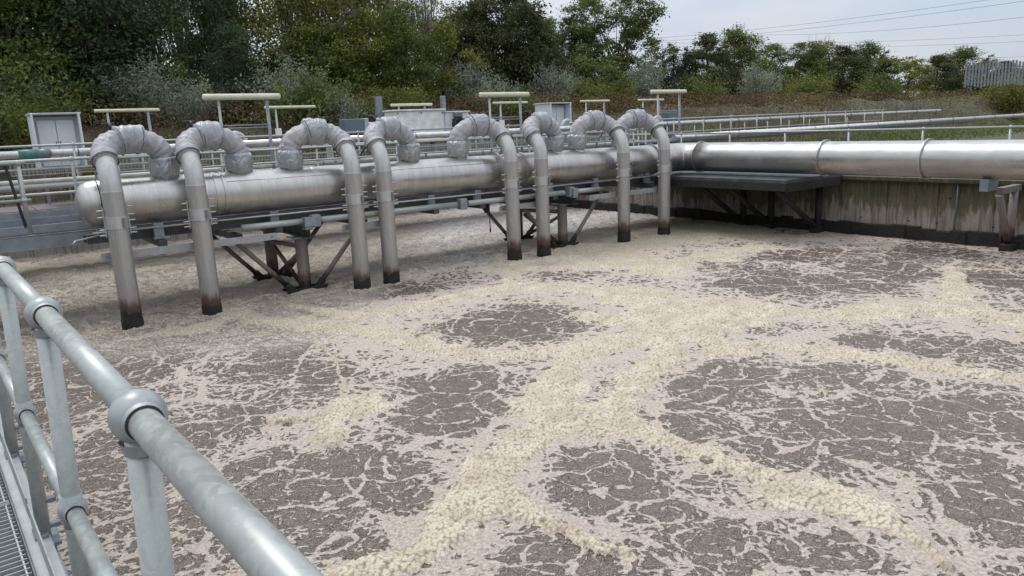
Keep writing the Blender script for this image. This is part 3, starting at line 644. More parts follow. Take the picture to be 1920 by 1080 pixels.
# drain cock at the end of the header
MB().tube([(-6.95, -.1, 1.72), (-6.95, -.12, 1.60), (-7.3, -.2, 1.56)], .014, 8).tube([(-7.3, -.2, 1.56), (-7.36, -.21, 1.50)], .02, 8).tube([(-6.95, -.12, 1.60), (-6.5, -.12, 1.58)], .012, 8).build('drain_cock', 'galv', br)
# dip rod hanging under the bridge
rd = MB().tube([(1.6, .3, 1.40), (1.6, .3, .66)], .012, 8).tube([(1.6, .3, .70), (1.6, .3, .62)], .022, 8).box((1.52, .3, 1.28), (.12, .05, .34))
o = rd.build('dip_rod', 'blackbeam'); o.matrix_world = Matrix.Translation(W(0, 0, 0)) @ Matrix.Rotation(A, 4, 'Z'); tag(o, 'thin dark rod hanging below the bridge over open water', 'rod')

# ================================================================== TRESTLES
def trestle(u, label):
    t = empty('trestle', W(u, 0, 0), A, label, 'trestle', 'trestles carrying the bridge')
    for v in (0, 1.9):
        lg = MB().tube([(0, v, -.6), (0, v, 1.12)], .125, 20, caps=False).build('leg', 'leg', t)
        MB().box((0, v, 1.135), (.42, .42, .025)).build('cap_plate', 'beam', lg)
        foot = MB()
        vs = [(-.46, v, .10), (.46, v, .10), (.20, v, -.25), (-.20, v, -.25)]
        for dv in (-.13, .13): foot.add([(a, b+dv, c) for a, b, c in vs]+[(a, b+dv*.8, c) for a, b, c in vs], [(0, 1, 2, 3), (7, 6, 5, 4), (0, 4, 5, 1), (1, 5, 6, 2), (2, 6, 7, 3), (3, 7, 4, 0)])
        foot.box((0, v, -.08), (.62, .32, .22), bev=.05); foot.build('foot_bracket', 'scum', lg)
        for sx in (-1, 1):
            MB().tube([(sx*.27, v, .05), (sx*1.32, v, 1.22)], .05, 12).build('brace', 'leg', t)
            MB().tube([(sx*.20, v, -.03), (sx*.40, v, .20)], .075, 10).build('brace_socket', 'scum', t)
    MB().tube([(0, .1, .93), (0, 1.8, .86)], .05, 12).build('tie', 'leg', t)
    MB().tube([(0, .12, .80), (0, 1.75, .08)], .045, 12).build('tie', 'leg', t)
    MB().tube([(0, 1.6, .75), (0, .2, .10)], .045, 12).build('tie', 'leg', t)
    # H-section cross beam
    MB().box((0, .95, 1.165), (.20, 3.0, .016)).box((0, .95, 1.27), (.014, 3.0, .20)).box((0, .95, 1.375), (.20, 3.0, .016)).build('cross_beam', 'darksteel', t)
    MB().box((0, -.46, 1.44), (.16, .18, .24), bev=.01).build('bearing_block', 'beam', t)
    for sx in (-1.3, 1.3): MB().box((sx, .95, 1.30), (.10, 2.6, .14), bev=.004).build('outrigger', 'darksteel', t)
    return t
t1 = trestle(-3.33, 'left trestle of steel piles and diagonal braces standing in the foam under the bridge')
t2 = copy_tree(t1); t2.location = W(3.68, 0, 0); t2['label'] = 'right trestle with black fouled feet, between the sixth and seventh downcomers'

# ================================================================== LANDING at the right wall, on bracket frames
ld = empty('landing_platform', W(8.6, -1.5, 0), A, 'dark steel landing bolted to the right tank wall under the pipe bend', 'platform')
MB().box((0, 0, 1.55), (2.6, 5.2, .10), bev=.01).build('deck', 'darksteel', ld)
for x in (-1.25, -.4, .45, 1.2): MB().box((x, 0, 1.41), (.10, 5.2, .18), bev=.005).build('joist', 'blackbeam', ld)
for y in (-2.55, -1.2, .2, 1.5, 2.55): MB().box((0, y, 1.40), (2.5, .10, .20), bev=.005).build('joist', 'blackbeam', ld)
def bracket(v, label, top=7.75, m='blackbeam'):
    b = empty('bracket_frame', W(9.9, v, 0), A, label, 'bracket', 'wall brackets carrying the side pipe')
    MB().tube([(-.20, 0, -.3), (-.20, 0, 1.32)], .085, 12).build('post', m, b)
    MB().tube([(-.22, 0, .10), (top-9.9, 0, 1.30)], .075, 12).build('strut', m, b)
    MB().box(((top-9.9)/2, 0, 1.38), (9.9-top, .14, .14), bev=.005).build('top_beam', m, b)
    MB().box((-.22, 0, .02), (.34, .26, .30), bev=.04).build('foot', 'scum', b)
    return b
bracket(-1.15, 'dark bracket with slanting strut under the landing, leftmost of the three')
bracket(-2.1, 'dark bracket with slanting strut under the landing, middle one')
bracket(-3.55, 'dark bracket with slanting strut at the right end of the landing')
b4 = bracket(-8.15, 'weathered grey bracket with slanting strut at the right edge of the picture', 8.9, 'leg')
MB().tube([(-.9, 0, 1.3), (-.22, .15, .15)], .035, 10).build('stay', 'leg', b4)
for v in (-8.15, -12.5):
    MB().box((8.34, v, 1.56), (.5, .16, .26), bev=.01).build('side_saddle', 'beam', hd)

# ================================================================== HANDRAILS
def rail_run(p0, n, step, ang, h=1.27, label='', group=None, bm='galv', r=.024, z=DZ, mids=(.62,), balls=True, last=True):
    t = empty('handrail', p0, ang, label, 'handrail', group)
    Lr = (n-1)*step
    MB().tube([(-.1, 0, h), (Lr+.1, 0, h)], r, 12).build('top_rail', bm, t)
    for k in mids: MB().tube([(-.1, 0, k), (Lr+.1, 0, k)], r*.92, 12).build('mid_rail', bm, t)
    pr = None
    for k in range(n):
        if pr is None:
            m = MB().tube([(0, 0, -.1), (0, 0, h)], r, 12)
            if balls:
                for q in (h,)+tuple(mids): m.sphere((0, 0, q), r*1.7, 12, 8)
            m.box((0, 0, .005), (.12, .10, .014)); pr = m.build('post', bm, t)
        else:
            o = pr.copy(); col.objects.link(o); o.parent = t; o.location = (k*step, 0, 0)
    return t
G1 = 'handrails of the bridge'
rail_run(W(-11.65, .99, DZ), 3, 1.9, A, label='galvanised handrail on the near edge of the bridge left of the header', group=G1, r=.032)
rail_run(W(-11.2, 2.62, DZ), 8, 1.45, A, label='left half of the galvanised handrail behind the header', group=G1, r=.030)
rail_run(W(-.9, 2.62, DZ), 8, 1.5, A, label='right half of the galvanised handrail behind the header', group=G1, r=.030)
rail_run(W(-6.3, .99, DZ), 8, 1.95, A, label='galvanised handrail close behind the header pipe', group=G1, r=.022, mids=(.72, 1.0))
# wire cable trays along the bridge
def tray(u0, u1, v, z, label, slope=0):
    t = empty('cable_tray', W(u0, v, z), A, label, 'cable tray', 'wire mesh trays behind the header')
    m = MB(); Lt = u1-u0
    for k in range(int(Lt/.07)+1):
        x = k*.07; m.bar((x, 0, .22), (x, .0, 0), .006, .006); m.bar((x, 0, 0), (x, .28, 0), .006, .006); m.bar((x, .28, 0), (x, .28, .22), .006, .006)
    for y, z2 in ((0, 0), (0, .06), (0, .12), (0, .22), (.28, 0), (.28, .12), (.28, .22), (.07, 0), (.14, 0), (.21, 0)): m.bar((0, y, z2), (Lt, y, z2), .007, .007)
    o = m.build('wire_mesh', 'galv', t); o['kind'] = 'stuff'
    for k in range(int(Lt/1.3)+1): MB().box((.1+k*1.3, .14, -.42), (.04, .04, .82)).build('support', 'beam', t)
tray(-7.9, -4.3, 2.2, 2.62, 'wire mesh cable tray behind the first lagged neck')
tray(-4.1, -.6, 2.2, 2.52, 'wire mesh cable tray behind the header between the second and third necks')
tray(-.3, 3.4, 2.2, 2.55, 'wire mesh cable tray below the white enclosure')
tray(3.8, 8.6, 2.2, 2.55, 'wire mesh cable tray behind the rightmost necks')
# slanting dark stays
for u, v in ((-7.9, 1.0), (-1.0, 2.2), (5.1, 1.3), (6.3, 1.6)):
    o = MB().bar((0, 0, 0), (.16 if u < -7 else .55, 0, 1.1 if u < -7 else .75), .05, .03).build('stay_bar', 'black', None, W(u, v, 1.75 if u < -7 else 2.35), A if u > -7 else A+2.6)
    tag(o, {-7.9: 'dark slanting stay beside the left handrail', -1.0: 'dark slanting stay behind the third lagged neck', 5.1: 'dark slanting stay under the seventh lagged neck', 6.3: 'dark slanting stay under the eighth lagged neck'}[u], 'stay')
# pipes running along the bridge
def runpipe(nm, m, u0, u1, v, z, r, label, cat='pipe', bands=()):
    o = empty(nm, W(u0, v, z), A, label, cat)
    MB().tube([(0, 0, 0), (u1-u0, 0, 0)], r, 16).build('tube', m, o)
    k = 1.0
    while k < u1-u0:
        MB().tube([(k-.012, 0, 0), (k+.012, 0, 0)], r+.008, 16).build('band', 'galv_dark', o); k += 2.4
    for a, b, mm in bands: MB().tube([(a-u0, 0, 0), (b-u0, 0, 0)], r+.02, 16).build('coupling', mm, o)
    return o
runpipe('cream_pipe', 'creampipe', -12, 9.8, 3.1, 2.46, .05, 'cream plastic pipe running low behind the bridge handrail')
runpipe('silver_pipe', 'silver', -12, 40, 6.9, 2.97, .095, 'bright silver clad pipe running high along the rear bridge', bands=((-7.45, -7.05, 'teal'), (-7.05, -6.8, 'galv_dark'), (-.45, -.1, 'teal')))
runpipe('grey_pipe', 'galv', -12, 40, 6.5, 2.2, .07, 'dull grey pipe running low along the rear bridge')
runpipe('blue_grey_pipe', 'galv_dark', -1, 40, 4.6, 2.35, .09, 'blue grey pipe between the two bridges')

# ================================================================== REAR BRIDGE
rb = empty('rear_bridge', W(0, 0, 0), A, 'second steel bridge across the back of the tank', 'bridge')
MB().box((0, 6.62, DZ-.15), (30, .08, .34), bev=.005).build('near_girder', 'beam', rb); MB().box((0, 8.6, DZ-.15), (30, .08, .34), bev=.005).build('far_girder', 'beam', rb)
pd = None
for k in range(24):
    x = -14+.61*2*k
    if pd is None: pd = MB().box((0, 7.6, DZ+.02), (1.2, 1.9, .035)).build('deck_panel', 'deck', rb); pd.location = (x, 0, 0)
    else: o = pd.copy(); col.objects.link(o); o.location = (x, 0, 0); o.parent = rb
for u in (-8.6,):
    for v in (6.7, 8.5): MB().tube([(u, v, -.5), (u, v, 1.35)], .11, 14).build('leg', 'leg', rb)
rail_run(W(-13.9, 6.66, DZ), 13, 1.9, A, h=1.55, mids=(.55, 1.0), label='left part of the handrail on the rear bridge', group='handrails of the rear bridge', r=.028)
rail_run(W(9.9, 6.66, DZ), 13, 1.9, A, h=1.55, mids=(.55, 1.0), label='right part of the handrail on the rear bridge beyond the tank wall', group='handrails of the rear bridge', r=.028)
rail_run(W(-13.9, 8.7, DZ), 13, 1.9, A, h=1.30, mids=(.65,), label='left part of the far handrail of the rear bridge', group='handrails of the rear bridge', r=.024)
rail_run(W(9.9, 8.7, DZ), 13, 1.9, A, h=1.30, mids=(.65,), label='right part of the far handrail of the rear bridge', group='handrails of the rear bridge', r=.024)
rail_run(W(10.4, 5.6, 1.52), 9, 1.9, A-pi/2, h=1.15, mids=(.6,), label='handrail along the top of the right tank wall', group='handrails on the right wall', r=.026)
runpipe('wall_pipe', 'silver', 10.5, 40, 2.2, 2.55, .10, 'silver pipe on the ground right of the tank wall')

# ================================================================== LUMINAIRES: cream tubes on H frames
def luminaire(u, v, L_, ztop, r, label, group, zb=DZ, one=False):
    t = empty('tube_light', W(u, v, zb), A, label, 'light', group); h = ztop-zb
    xs = [-L_/2+.02+i*(L_-.04)/10 for i in range(11)]
    lamp = MB().tube([(-L_/2, 0, h)]+[(x, 0, h) for x in xs]+[(L_/2, 0, h)], [r*.55]+[r]*11+[r*.55], 18).build('lamp_housing', 'cream', t)
    for x in (-L_*.28, 0, L_*.28): MB().box((x, 0, h+r*.95), (.05, .05, .03)).build('clip', 'cream', lamp)
    ps = (-L_*.29,) if one else (-L_*.31, L_*.31)
    for i, x in enumerate(ps):
        MB().tube([(x, 0, -.1), (x, 0, h-r)], .030 if i == 0 else .038, 10).build('post', 'galv' if i == 0 else 'beam', t)
    if not one:
        for z in (h-.62, h-.68) if r > .06 else (h-.62,): MB().tube([(-L_*.31, 0, z), (L_*.31, 0, z)], .014, 8).build('cross_tube', 'beam', t)
    else:
        MB().box((-L_*.29, -.05, h-.75), (.16, .12, .24), bev=.01).build('junction_box', 'white', t)
    return t
G2 = 'tube lights on the header bridge'; G3 = 'tube lights on the rear bridge'
luminaire(-3.33, 2.65, 1.72, 4.04, .068, 'large cream tube light on two posts above the second lagged neck', G2)
luminaire(3.95, 2.65, 1.72, 4.02, .066, 'large cream tube light on two posts above the fifth lagged neck', G2)
luminaire(10.75, 2.65, 1.72, 4.05, .066, 'large cream tube light on two posts beyond the rightmost neck', G2, zb=GZ)
for u, l, on in ((-4.7, 'small cream tube light behind the first lagged neck', False), (-.15, 'small cream tube light on a single post with a junction box above the third neck', True),
              (4.1, 'small cream tube light above the white enclosure', False), (8.3, 'small cream tube light on one post behind the large light at the fifth neck', True),
              (12.6, 'small cream tube light above the seventh lagged neck', False), (15.9, 'small cream tube light above the eighth lagged neck, below the large one', False)):
    luminaire(u, 8.2, 1.62, 4.0, .042, l, G3, one=on)

# ================================================================== CABINETS AND BOXES on the rear bridge
def cabinet(u, w, label):
    t = empty('cabinet', W(u, 8.4, DZ), A, label, 'cabinet', 'pale control kiosks on the rear bridge')
    MB().box((0, 0, 1.62), (w, .5, 1.30), bev=.01).build('body', 'cabinet_dark', t)
    for s in (-1, 1):
        d = MB().box((s*w*.205, -.262, 1.60), (w*.39, .03, 1.16), bev=.006).build('door', 'cabinet', t)
        MB().box((s*w*.04, -.285, 1.58), (.02, .02, .12)).build('handle', 'black', d)
    for s in (-1, 1): MB().box((s*(w/2+.01), -.10, 1.65), (.05, .95, 1.40), bev=.006).build('side_cheek', 'cabinet', t)
    MB().box((0, -.08, 2.33), (w+.14, .98, .05), bev=.01).build('roof', 'cabinet_dark', t)
    for s in (-1, 1): MB().box((s*w*.4, 0, .48), (.07, .07, 1.0)).build('leg', 'beam', t)
cabinet(-6.45, 1.02, 'pale grey two door kiosk at the left, behind the bridge end')
cabinet(10.45, .98, 'pale grey kiosk behind the sixth lagged neck')
we = empty('white_enclosure', W(4.6, 8.3, DZ), A, 'long white equipment enclosure behind the fourth lagged neck', 'enclosure')
MB().box((-.36, 0, 1.65), (1.94, .7, 1.05), bev=.02).build('body', 'white', we)
MB().box((-.36, -.02, 2.20), (2.04, .8, .05), bev=.01).build('lid', 'white', we)
MB().box((1.10, -.12, 1.60), (.95, .62, .98), bev=.02).build('end_box', 'cabinet', we)
MB().box((1.10, -.14, 2.11), (1.02, .68, .035), bev=.008).build('end_lid', 'white', we)
m = MB().tube([(1.06, -.68, 1.68), (1.06, -.44, 1.68)], .21, 18).box((1.06, -.56, 1.70), (.36, .24, .46), bev=.08); mt = m.build('motor', 'black', we)
MB().box((1.05, -.55, 2.0), (.26, .2, .16), bev=.02).build('motor_terminal_box', 'bluegrey', mt)
MB().tube([(1.27, -.6, 1.68), (1.38, -.6, 1.68)], .10, 14).build('motor_shaft_guard', 'galv_dark', mt)
MB().box((.58, -.37, 1.27), (.34, .015, .32), bev=.004).build('warning_sign', 'yellow', we)
MB().box((.60, -.385, 1.27), (.10, .01, .16), bev=.03).build('sign_symbol', 'black', we)
for x in (-1.2, -.3, .55): MB().tube([(x, -.36, 2.10), (x, -.375, 2.10)], .03, 8).build('screw', 'galv_dark', we)
for x, w in ((-1.42, .24), (1.15, .16)): MB().box((x, .55, 1.35), (w, .12, 2.7), bev=.01).build('rear_post', 'beam', we)
for x in (-1.2, .3, 1.4): MB().box((x, 0, .55), (.08, .3, 1.15)).build('leg', 'beam', we)
bb = empty('motor_box', W(1.9, 8.3, DZ), A, 'small blue grey box between the third and fourth lagged necks', 'box')
MB().box((0, 0, 1.75), (.72, .4, .46), bev=.02).build('body', 'bluegrey', bb); MB().box((.42, 0, 1.74), (.14, .42, .50), bev=.02).build('end_plate', 'cabinet_dark', bb)
MB().tube([(.5, 0, 1.74), (.85, 0, 1.74)], .12, 12).build('shaft', 'galv', bb); MB().box((0, 0, .75), (.1, .1, 1.5)).build('leg', 'beam', bb)
b2 = empty('motor_box', W(16.3, 7.4, DZ), A, 'small blue grey box behind the rightmost lagged neck', 'box')
MB().box((0, 0, 1.62), (.8, .4, .55), bev=.02).build('body', 'bluegrey', b2); MB().box((0, 0, .70), (.1, .1, 1.4)).build('leg', 'beam', b2)
# small lagged hoops on the rear bridge
hp = None
for u, v, l in ((-8.6, 4.9, 'small lagged vent hoop at the left edge beside the kiosk'), (-5.15, 7.2, 'small lagged vent hoop peeping over the first neck'), (-2.2, 7.2, 'small lagged vent hoop right of the second neck'), (.8, 7.2, 'small lagged vent hoop behind the third neck'),
                (5.95, 7.2, 'small lagged vent hoop just right of the white enclosure'), (10.2, 7.2, 'small lagged vent hoop in front of the kiosk behind the sixth neck'), (13.4, 7.2, 'small lagged vent hoop behind the seventh neck'), (15.2, 7.2, 'small lagged vent hoop behind the rightmost neck')):
    if hp is None:
        hp = empty('vent_hoop', W(u, v, DZ), A, l, 'vent pipe', 'lagged vent hoops')
        MB().tube(spline([(-.26, 0, 0), (-.26, 0, 1.2), (-.22, 0, 1.52), (0, 0, 1.66), (.22, 0, 1.52), (.26, 0, 1.3), (.26, 0, 1.05)], 5), .075, 14, wob=.04).build('hoop', 'creampipe', hp)
        MB().tube([(.26, 0, 1.05), (.26, 0, .9)], .09, 12).build('nozzle', 'galv_dark', hp)
    else:
        c = copy_tree(hp); c.location = W(u, v, DZ); c['label'] = l

# ================================================================== NEAR WALKWAY and its railing
RA = atan2(.829, -.666)                       # heading of the near railing
PB = Vector((-.636, 1.177, 0)); rd_ = Vector((cos(RA), sin(RA), 0)); rn = Vector((-sin(RA), cos(RA), 0))   # rn points to the walkway side
if rn.dot(Vector((-1, 0, 0))) < 0: rn = -rn
STEP = 1.045
nr = empty('near_railing', Vector((PB.x, PB.y, DZ)), RA, 'thick galvanised tubular railing with ball joints in the left foreground', 'railing')
ys = -1 if Vector((-sin(RA), cos(RA), 0)).dot(rn) < 0 else 1
HT, HM = 1.10, .515
LEAN = .03
def ln(z): return ys*LEAN*(1-z/HT)
for k in range(-2, 14):
    x0, x1 = k*STEP, (k+1)*STEP
    MB().tube([(x0+.03, 0, HT), (x1-.03, 0, HT)], .0265, 32).build('top_rail', 'galv', nr)
    MB().tube([(x0+.03, ln(HM), HM), (x1-.03, ln(HM), HM)], .0225, 28).build('mid_rail', 'galv', nr)
pp = None
for k in range(-2, 15):
    x = k*STEP
    if pp is None:
        pp = MB().tube([(0, ln(-.16), -.16), (0, 0, HT)], .0262, 32).build('post', 'galv', nr); pp.location = (x, 0, 0)
        bt = MB().sphere((0, 0, HT), .047, 40, 24, (1.0, .98, .98))
        for s in (-1, 1): bt.tube([(s*.036, 0, HT), (s*.046, 0, HT)], [.034, .031], 32, caps=False)
        bt.tube([(0, 0, HT-.04), (0, 0, HT-.062)], [.036, .031], 32, caps=False)
        bt.tube([(.016, -ys*.030, HT+.034), (.017, -ys*.032, HT+.0365)], .0042, 10); bt = bt.build('ball_joint', 'galv_ball', nr); bt.location = (x, 0, 0)
        bk = MB()
        for s in (-1, 1):
            for z in (HT, HM): bk.tube([(s*.0405, ln(z), z), (s*.0475, ln(z), z)], .0298 if z == HT else .0258, 32)
        bk = bk.build('joint_seal', 'strap', nr); bk.location = (x, 0, 0)
        bm_ = MB().sphere((0, ln(HM), HM), .040, 36, 20, (1.0, .98, .95)).tube([(0, ln(HM), HM-.05), (0, ln(HM), HM+.05)], [.030, .030], 28, caps=True)
        for s in (-1, 1): bm_.tube([(s*.032, ln(HM), HM), (s*.044, ln(HM), HM)], [.029, .027], 28, caps=False)
        bm_ = bm_.build('ball_joint', 'galv_ball', nr); bm_.location = (x, 0, 0)
        fx = MB()
        for z in (.13, .02): fx.tube([(0, 0, z-.012), (0, 0, z-.012), (0, 0, z+.012), (0, 0, z+.012)], [.027, .038, .038, .027], 20, caps=False, smooth=False).box((0, -ys*.042, z), (.03, .04, .02), bev=.003)
        fx.box((0, ys*.012, -.004), (.10, .05, .02), bev=.003).box((0, -ys*.005, -.035), (.15, .09, .02), bev=.003)
        for s in (-1, 1): fx.tube([(s*.042, ys*.02, .0), (s*.042, ys*.02, .022)], .008, 6)
        fx = fx.build('base_clamp', 'galv_dark', nr); fx.location = (x, LEAN*ys, 0)
    else:
        for q in (pp, bt, bk, bm_, fx):
            o = q.copy(); col.objects.link(o); o.parent = nr; o.location = (x, q.location.y, 0)
    MB().box((x+STEP/2, ys*.066, .105), (STEP-.06, .006, .09), bev=.001).build('toe_board', 'galv', nr)
nw = empty('near_walkway', Vector((PB.x, PB.y, DZ)), RA, 'galvanised grating walkway with a grey kerb plate at the lower left corner', 'walkway')
MB().box((6, ys*.056, -.035), (18, .088, .05), bev=.004).build('kerb_plate', 'kerb', nw)
MB().box((6, ys*.005, -.19), (18, .012, .26), bev=.003).build('edge_channel', 'beam', nw)
MB().box((6, ys*.103, -.016), (18, .006, .05), bev=.002).build('grating_angle', 'galv_dark', nw)
pg = None
for k in range(-3, 13):
    if pg is None:
        g_ = MB()
        for i in range(24): g_.box((i*.0415-.478, ys*.61, -.012), (.0045, 1.0, .028))
        for j in range(11): g_.box((0, ys*(.125+j*.0975), -.004), (.985, .006, .008))
        for e in (-.49, .49): g_.box((e, ys*.61, -.012), (.006, 1.0, .03))
        pg = g_.build('grating_panel', 'grate', nw); pg.location = (k*1.0, 0, 0)
    else:
        o = pg.copy(); col.objects.link(o); o.parent = nw; o.location = (k*1.0, 0, 0)
MB().box((6, ys*.61, -.42), (18, 1.2, .03)).build('under_grating_dark_sheet', 'darksteel', nw)  # added dark sheet, stands in for the darkness below the grating

# ================================================================== VEGETATION
def leafmat(name, c1, c2, c3, trans=.25):
    m = bpy.data.materials.new(name); m.use_nodes = True; t, p = nodes(m)
    a = t.nodes.new('ShaderNodeAttribute'); a.attribute_name = 'tint'; c = t.nodes.new('ShaderNodeTexCoord')
    n = noise(t, c.outputs['Object'], .55, 3).outputs[0]
    f = mathn(t, 'ADD', mathn(t, 'MULTIPLY', a.outputs['Fac'], .6), mathn(t, 'MULTIPLY', mapr(t, n, .3, .7), .4))
    r = t.nodes.new('ShaderNodeValToRGB'); r.color_ramp.elements[0].color = (*c1, 1); r.color_ramp.elements[1].color = (*c3, 1)
    r.color_ramp.elements[0].position = .12; r.color_ramp.elements[1].position = .92
    e = r.color_ramp.elements.new(.5); e.color = (*c2, 1); t.links.new(f, r.inputs[0])
    t.links.new(r.outputs[0], p.inputs['Base Color']); p.inputs['Roughness'].default_value = .6; p.inputs['Specular IOR Level'].default_value = .25
    tr = t.nodes.new('ShaderNodeBsdfTranslucent'); t.links.new(r.outputs[0], tr.inputs[0]); mx = t.nodes.new('ShaderNodeMixShader'); mx.inputs[0].default_value = trans
    t.links.new(p.outputs[0], mx.inputs[1]); t.links.new(tr.outputs[0], mx.inputs[2])
    t.links.new(mx.outputs[0], t.nodes['Material Output'].inputs[0]); return m
M['leaf_dark'] = leafmat('dark_green_leaves', (.026, .054, .022), (.056, .098, .038), (.12, .165, .06))
M['leaf_olive'] = leafmat('olive_leaves', (.050, .078, .018), (.125, .162, .036), (.22, .24, .065))
M['leaf_yellow'] = leafmat('yellowing_leaves', (.070, .095, .016), (.165, .185, .032), (.32, .28, .065))
M['leaf_brown'] = leafmat('dull_brownish_green_leaves', (.036, .046, .018), (.078, .088, .030), (.14, .13, .05))
M['leaf_spread'] = leafmat('mid_green_leaves', (.045, .075, .018), (.105, .15, .036), (.19, .23, .06))
M['leaf_silver'] = leafmat('silvery_willow_leaves', (.13, .16, .10), (.26, .29, .20), (.44, .47, .37))
M['leaf_ginger'] = leafmat('rusty_bramble_leaves', (.070, .040, .022), (.16, .095, .048), (.26, .20, .09), .2)
M['leaf_conifer'] = leafmat('dark_conifer_needles', (.010, .020, .014), (.020, .036, .022), (.040, .060, .032), .1)
M['bark'] = mat('grey_brown_bark', (.055, .045, .035), .9, var=(.12, .10, .08), vscale=6, bump=.5, mapscale=(1, 1, .2))
M['barkpale'] = mat('pale_twig_bark', (.13, .12, .10), .9, var=(.24, .22, .19), vscale=6)
M['stem'] = mat('dead_brown_stems', (.075, .045, .028), .9, var=(.15, .10, .06), vscale=3)

def leaves(pts, size, tint, name, m, droop=0., asp=.55):
    n = len(pts); a = rng.normal(size=(n, 3)); a /= np.linalg.norm(a, axis=1, keepdims=True)
    if droop: a[:, 2] *= (1-droop); a /= np.linalg.norm(a, axis=1, keepdims=True)
    b = np.cross(a, rng.normal(size=(n, 3))); b /= np.linalg.norm(b, axis=1, keepdims=True)
    s = (size*rng.uniform(.55, 1.35, n))[:, None]; c = np.cross(a, b)*s*.12
    v = np.stack([pts-a*s*.5, pts+b*s*asp*.5+c, pts+a*s*.5, pts-b*s*asp*.5+c], 1).reshape(-1, 3)
    f = np.arange(4*n).reshape(n, 4)
    return raw_mesh(name, v, f, m, {'tint': ('FACE', np.clip(tint, 0, 1))})
def make_tree(H, blobs, m, nleaf, lsize, trunk_r=.16, twig=0, bark='bark', trunk_top=.7, forks=1, hollow=.35, sub=12, spread=.5):
    """blobs: (x, y, z, rx, ry, rz); the leaves sit on many small sprays spread through each blob"""
    t = MB(); pts = []; tint = []
    vol = np.array([b[3]*b[4]*b[5] for b in blobs])**.75; vol = vol/vol.sum()
    tips = []
    for fk in range(forks):
        lean = (random.uniform(-.06, .06)*H*(forks > 1), random.uniform(-.06, .06)*H*(forks > 1))
        P = [(lean[0]*q*q+random.uniform(-.05, .05)*q*H*.15, lean[1]*q*q+random.uniform(-.05, .05)*q*H*.15, q*H*trunk_top) for q in np.linspace(0, 1, 7)]
        t.tube([(P[0][0], P[0][1], -.6)]+P[1:], [trunk_r*(1-.8*q)/sqrt(forks) for q in np.linspace(0, 1, 7)], 8)
        tips.append(P)
    for i, b in enumerate(blobs):
        c = np.array(b[:3]); r = np.array(b[3:6])
        tp = random.choice(tips); z0 = max(H*.12, min(c[2]*random.uniform(.35, .7), H*trunk_top*.95)); k = min(6, int(z0/(H*trunk_top)*6)); q = Vector(tp[k])
        mid = (q+Vector(c))/2+Vector((random.uniform(-.2, .2), random.uniform(-.2, .2), -.1*r[2]))
        t.tube(spline([q, mid, Vector(c)], 3), [trunk_r*.32*(1-.8*j/6) for j in range(7)], 5, caps=False)
        ns = max(3, int(sub*(r[0]*r[1]*r[2])**.5*1.6)); d = rng.normal(size=(ns, 3)); d /= np.linalg.norm(d, axis=1, keepdims=True)
        rad = rng.uniform(hollow, 1.05, ns)**.6; sc = c+d*rad[:, None]*r
        for s_ in sc[:min(ns, 26)]:
            a_ = Vector(c)+(Vector(s_)-Vector(c))*.1; e_ = Vector(c)+(Vector(s_)-Vector(c))*1.12
            t.tube([a_, (a_+e_)/2+Vector((0, 0, random.uniform(-.1, .15))), e_], [.022, .014, .005], 3, caps=False)
        nl = max(20, int(nleaf*vol[i])); idx = rng.integers(0, ns, nl); sp = spread*np.cbrt(r.prod())
        p = sc[idx]+rng.normal(size=(nl, 3))*np.array([sp, sp, sp*.62])*rng.uniform(.3, 1, (nl, 1))
        ct = rng.uniform(0, 1, ns); pts.append(p); tint.append(ct[idx]*.55+rng.uniform(0, .45, nl))
    for k in range(twig):
        a = random.uniform(0, 6.28); rr_ = random.uniform(.0, .5)*H*.25; z1 = H*random.uniform(.65, 1.05); z0 = H*random.uniform(.05, .45)
        x0, y0 = rr_*.4*cos(a), rr_*.4*sin(a); x1, y1 = rr_*cos(a), rr_*sin(a)
        pth = [(x0, y0, z0), ((x0+x1)/2+random.uniform(-.15, .15), (y0+y1)/2, (z0+z1)/2), (x1, y1, z1)]
        t.tube(pth, [.035, .022, .006], 4, caps=False)
        for j in range(7):
            q = random.uniform(.3, .98); bx = x0+(x1-x0)*q; by = y0+(y1-y0)*q; bz = z0+(z1-z0)*q; aa = random.uniform(0, 6.28); ll = random.uniform(.3, .9)
            t.tube([(bx, by, bz), (bx+ll*.45*cos(aa), by+ll*.45*sin(aa), bz+ll*.8)], [.011, .003], 3, caps=False)
    pts = np.concatenate(pts); tint = np.concatenate(tint)
    return t, leaves(pts, lsize, tint, 'crown', M[m]), bark
def place(proto, loc, rz, sc, label, cat='tree', group=None, nm='tree'):
    e = empty(nm, loc, rz, label, cat, group); e.scale = sc if hasattr(sc, '__len__') else (sc,)*3
    if 'tm' not in proto:
        proto['to'] = proto['t'].build('trunk', proto['bark'], e); proto['tm'] = proto['to'].data
        co = bpy.data.objects.new('crown', proto['c']); col.objects.link(co); co.parent = e
    else:
        for n_, me in (('trunk', proto['tm']), ('crown', proto['c'])):
            o = bpy.data.objects.new(n_, me); col.objects.link(o); o.parent = e
    return e
def blobset(n, H, R_, z0=.25, taper=.5, bl=.22, flat=1., jx=1.):
    o = []
    for i in range(n):
        q = (i+random.random())/n; z = H*(z0+(1-z0)*.93*q); w = R_*(sin(pi*min(1, .18+q*.82))**taper); a = i*2.4+random.uniform(-.5, .5); rr_ = w*random.uniform(.25, .9)
        s = H*bl*random.uniform(.6, 1.15)*(1-.35*q)
        o.append((rr_*cos(a)*jx, rr_*sin(a), z, s, s, s*.72*flat))
    return o
def P(*a, **k):
    t, c, b = make_tree(*a, **k); return dict(t=t, c=c, bark=b)
PR = {}
PR['dense'] = P(9.5, blobset(26, 9.5, 2.6, .08, .6, .17), 'leaf_dark', 21000, .17, .2, forks=2)
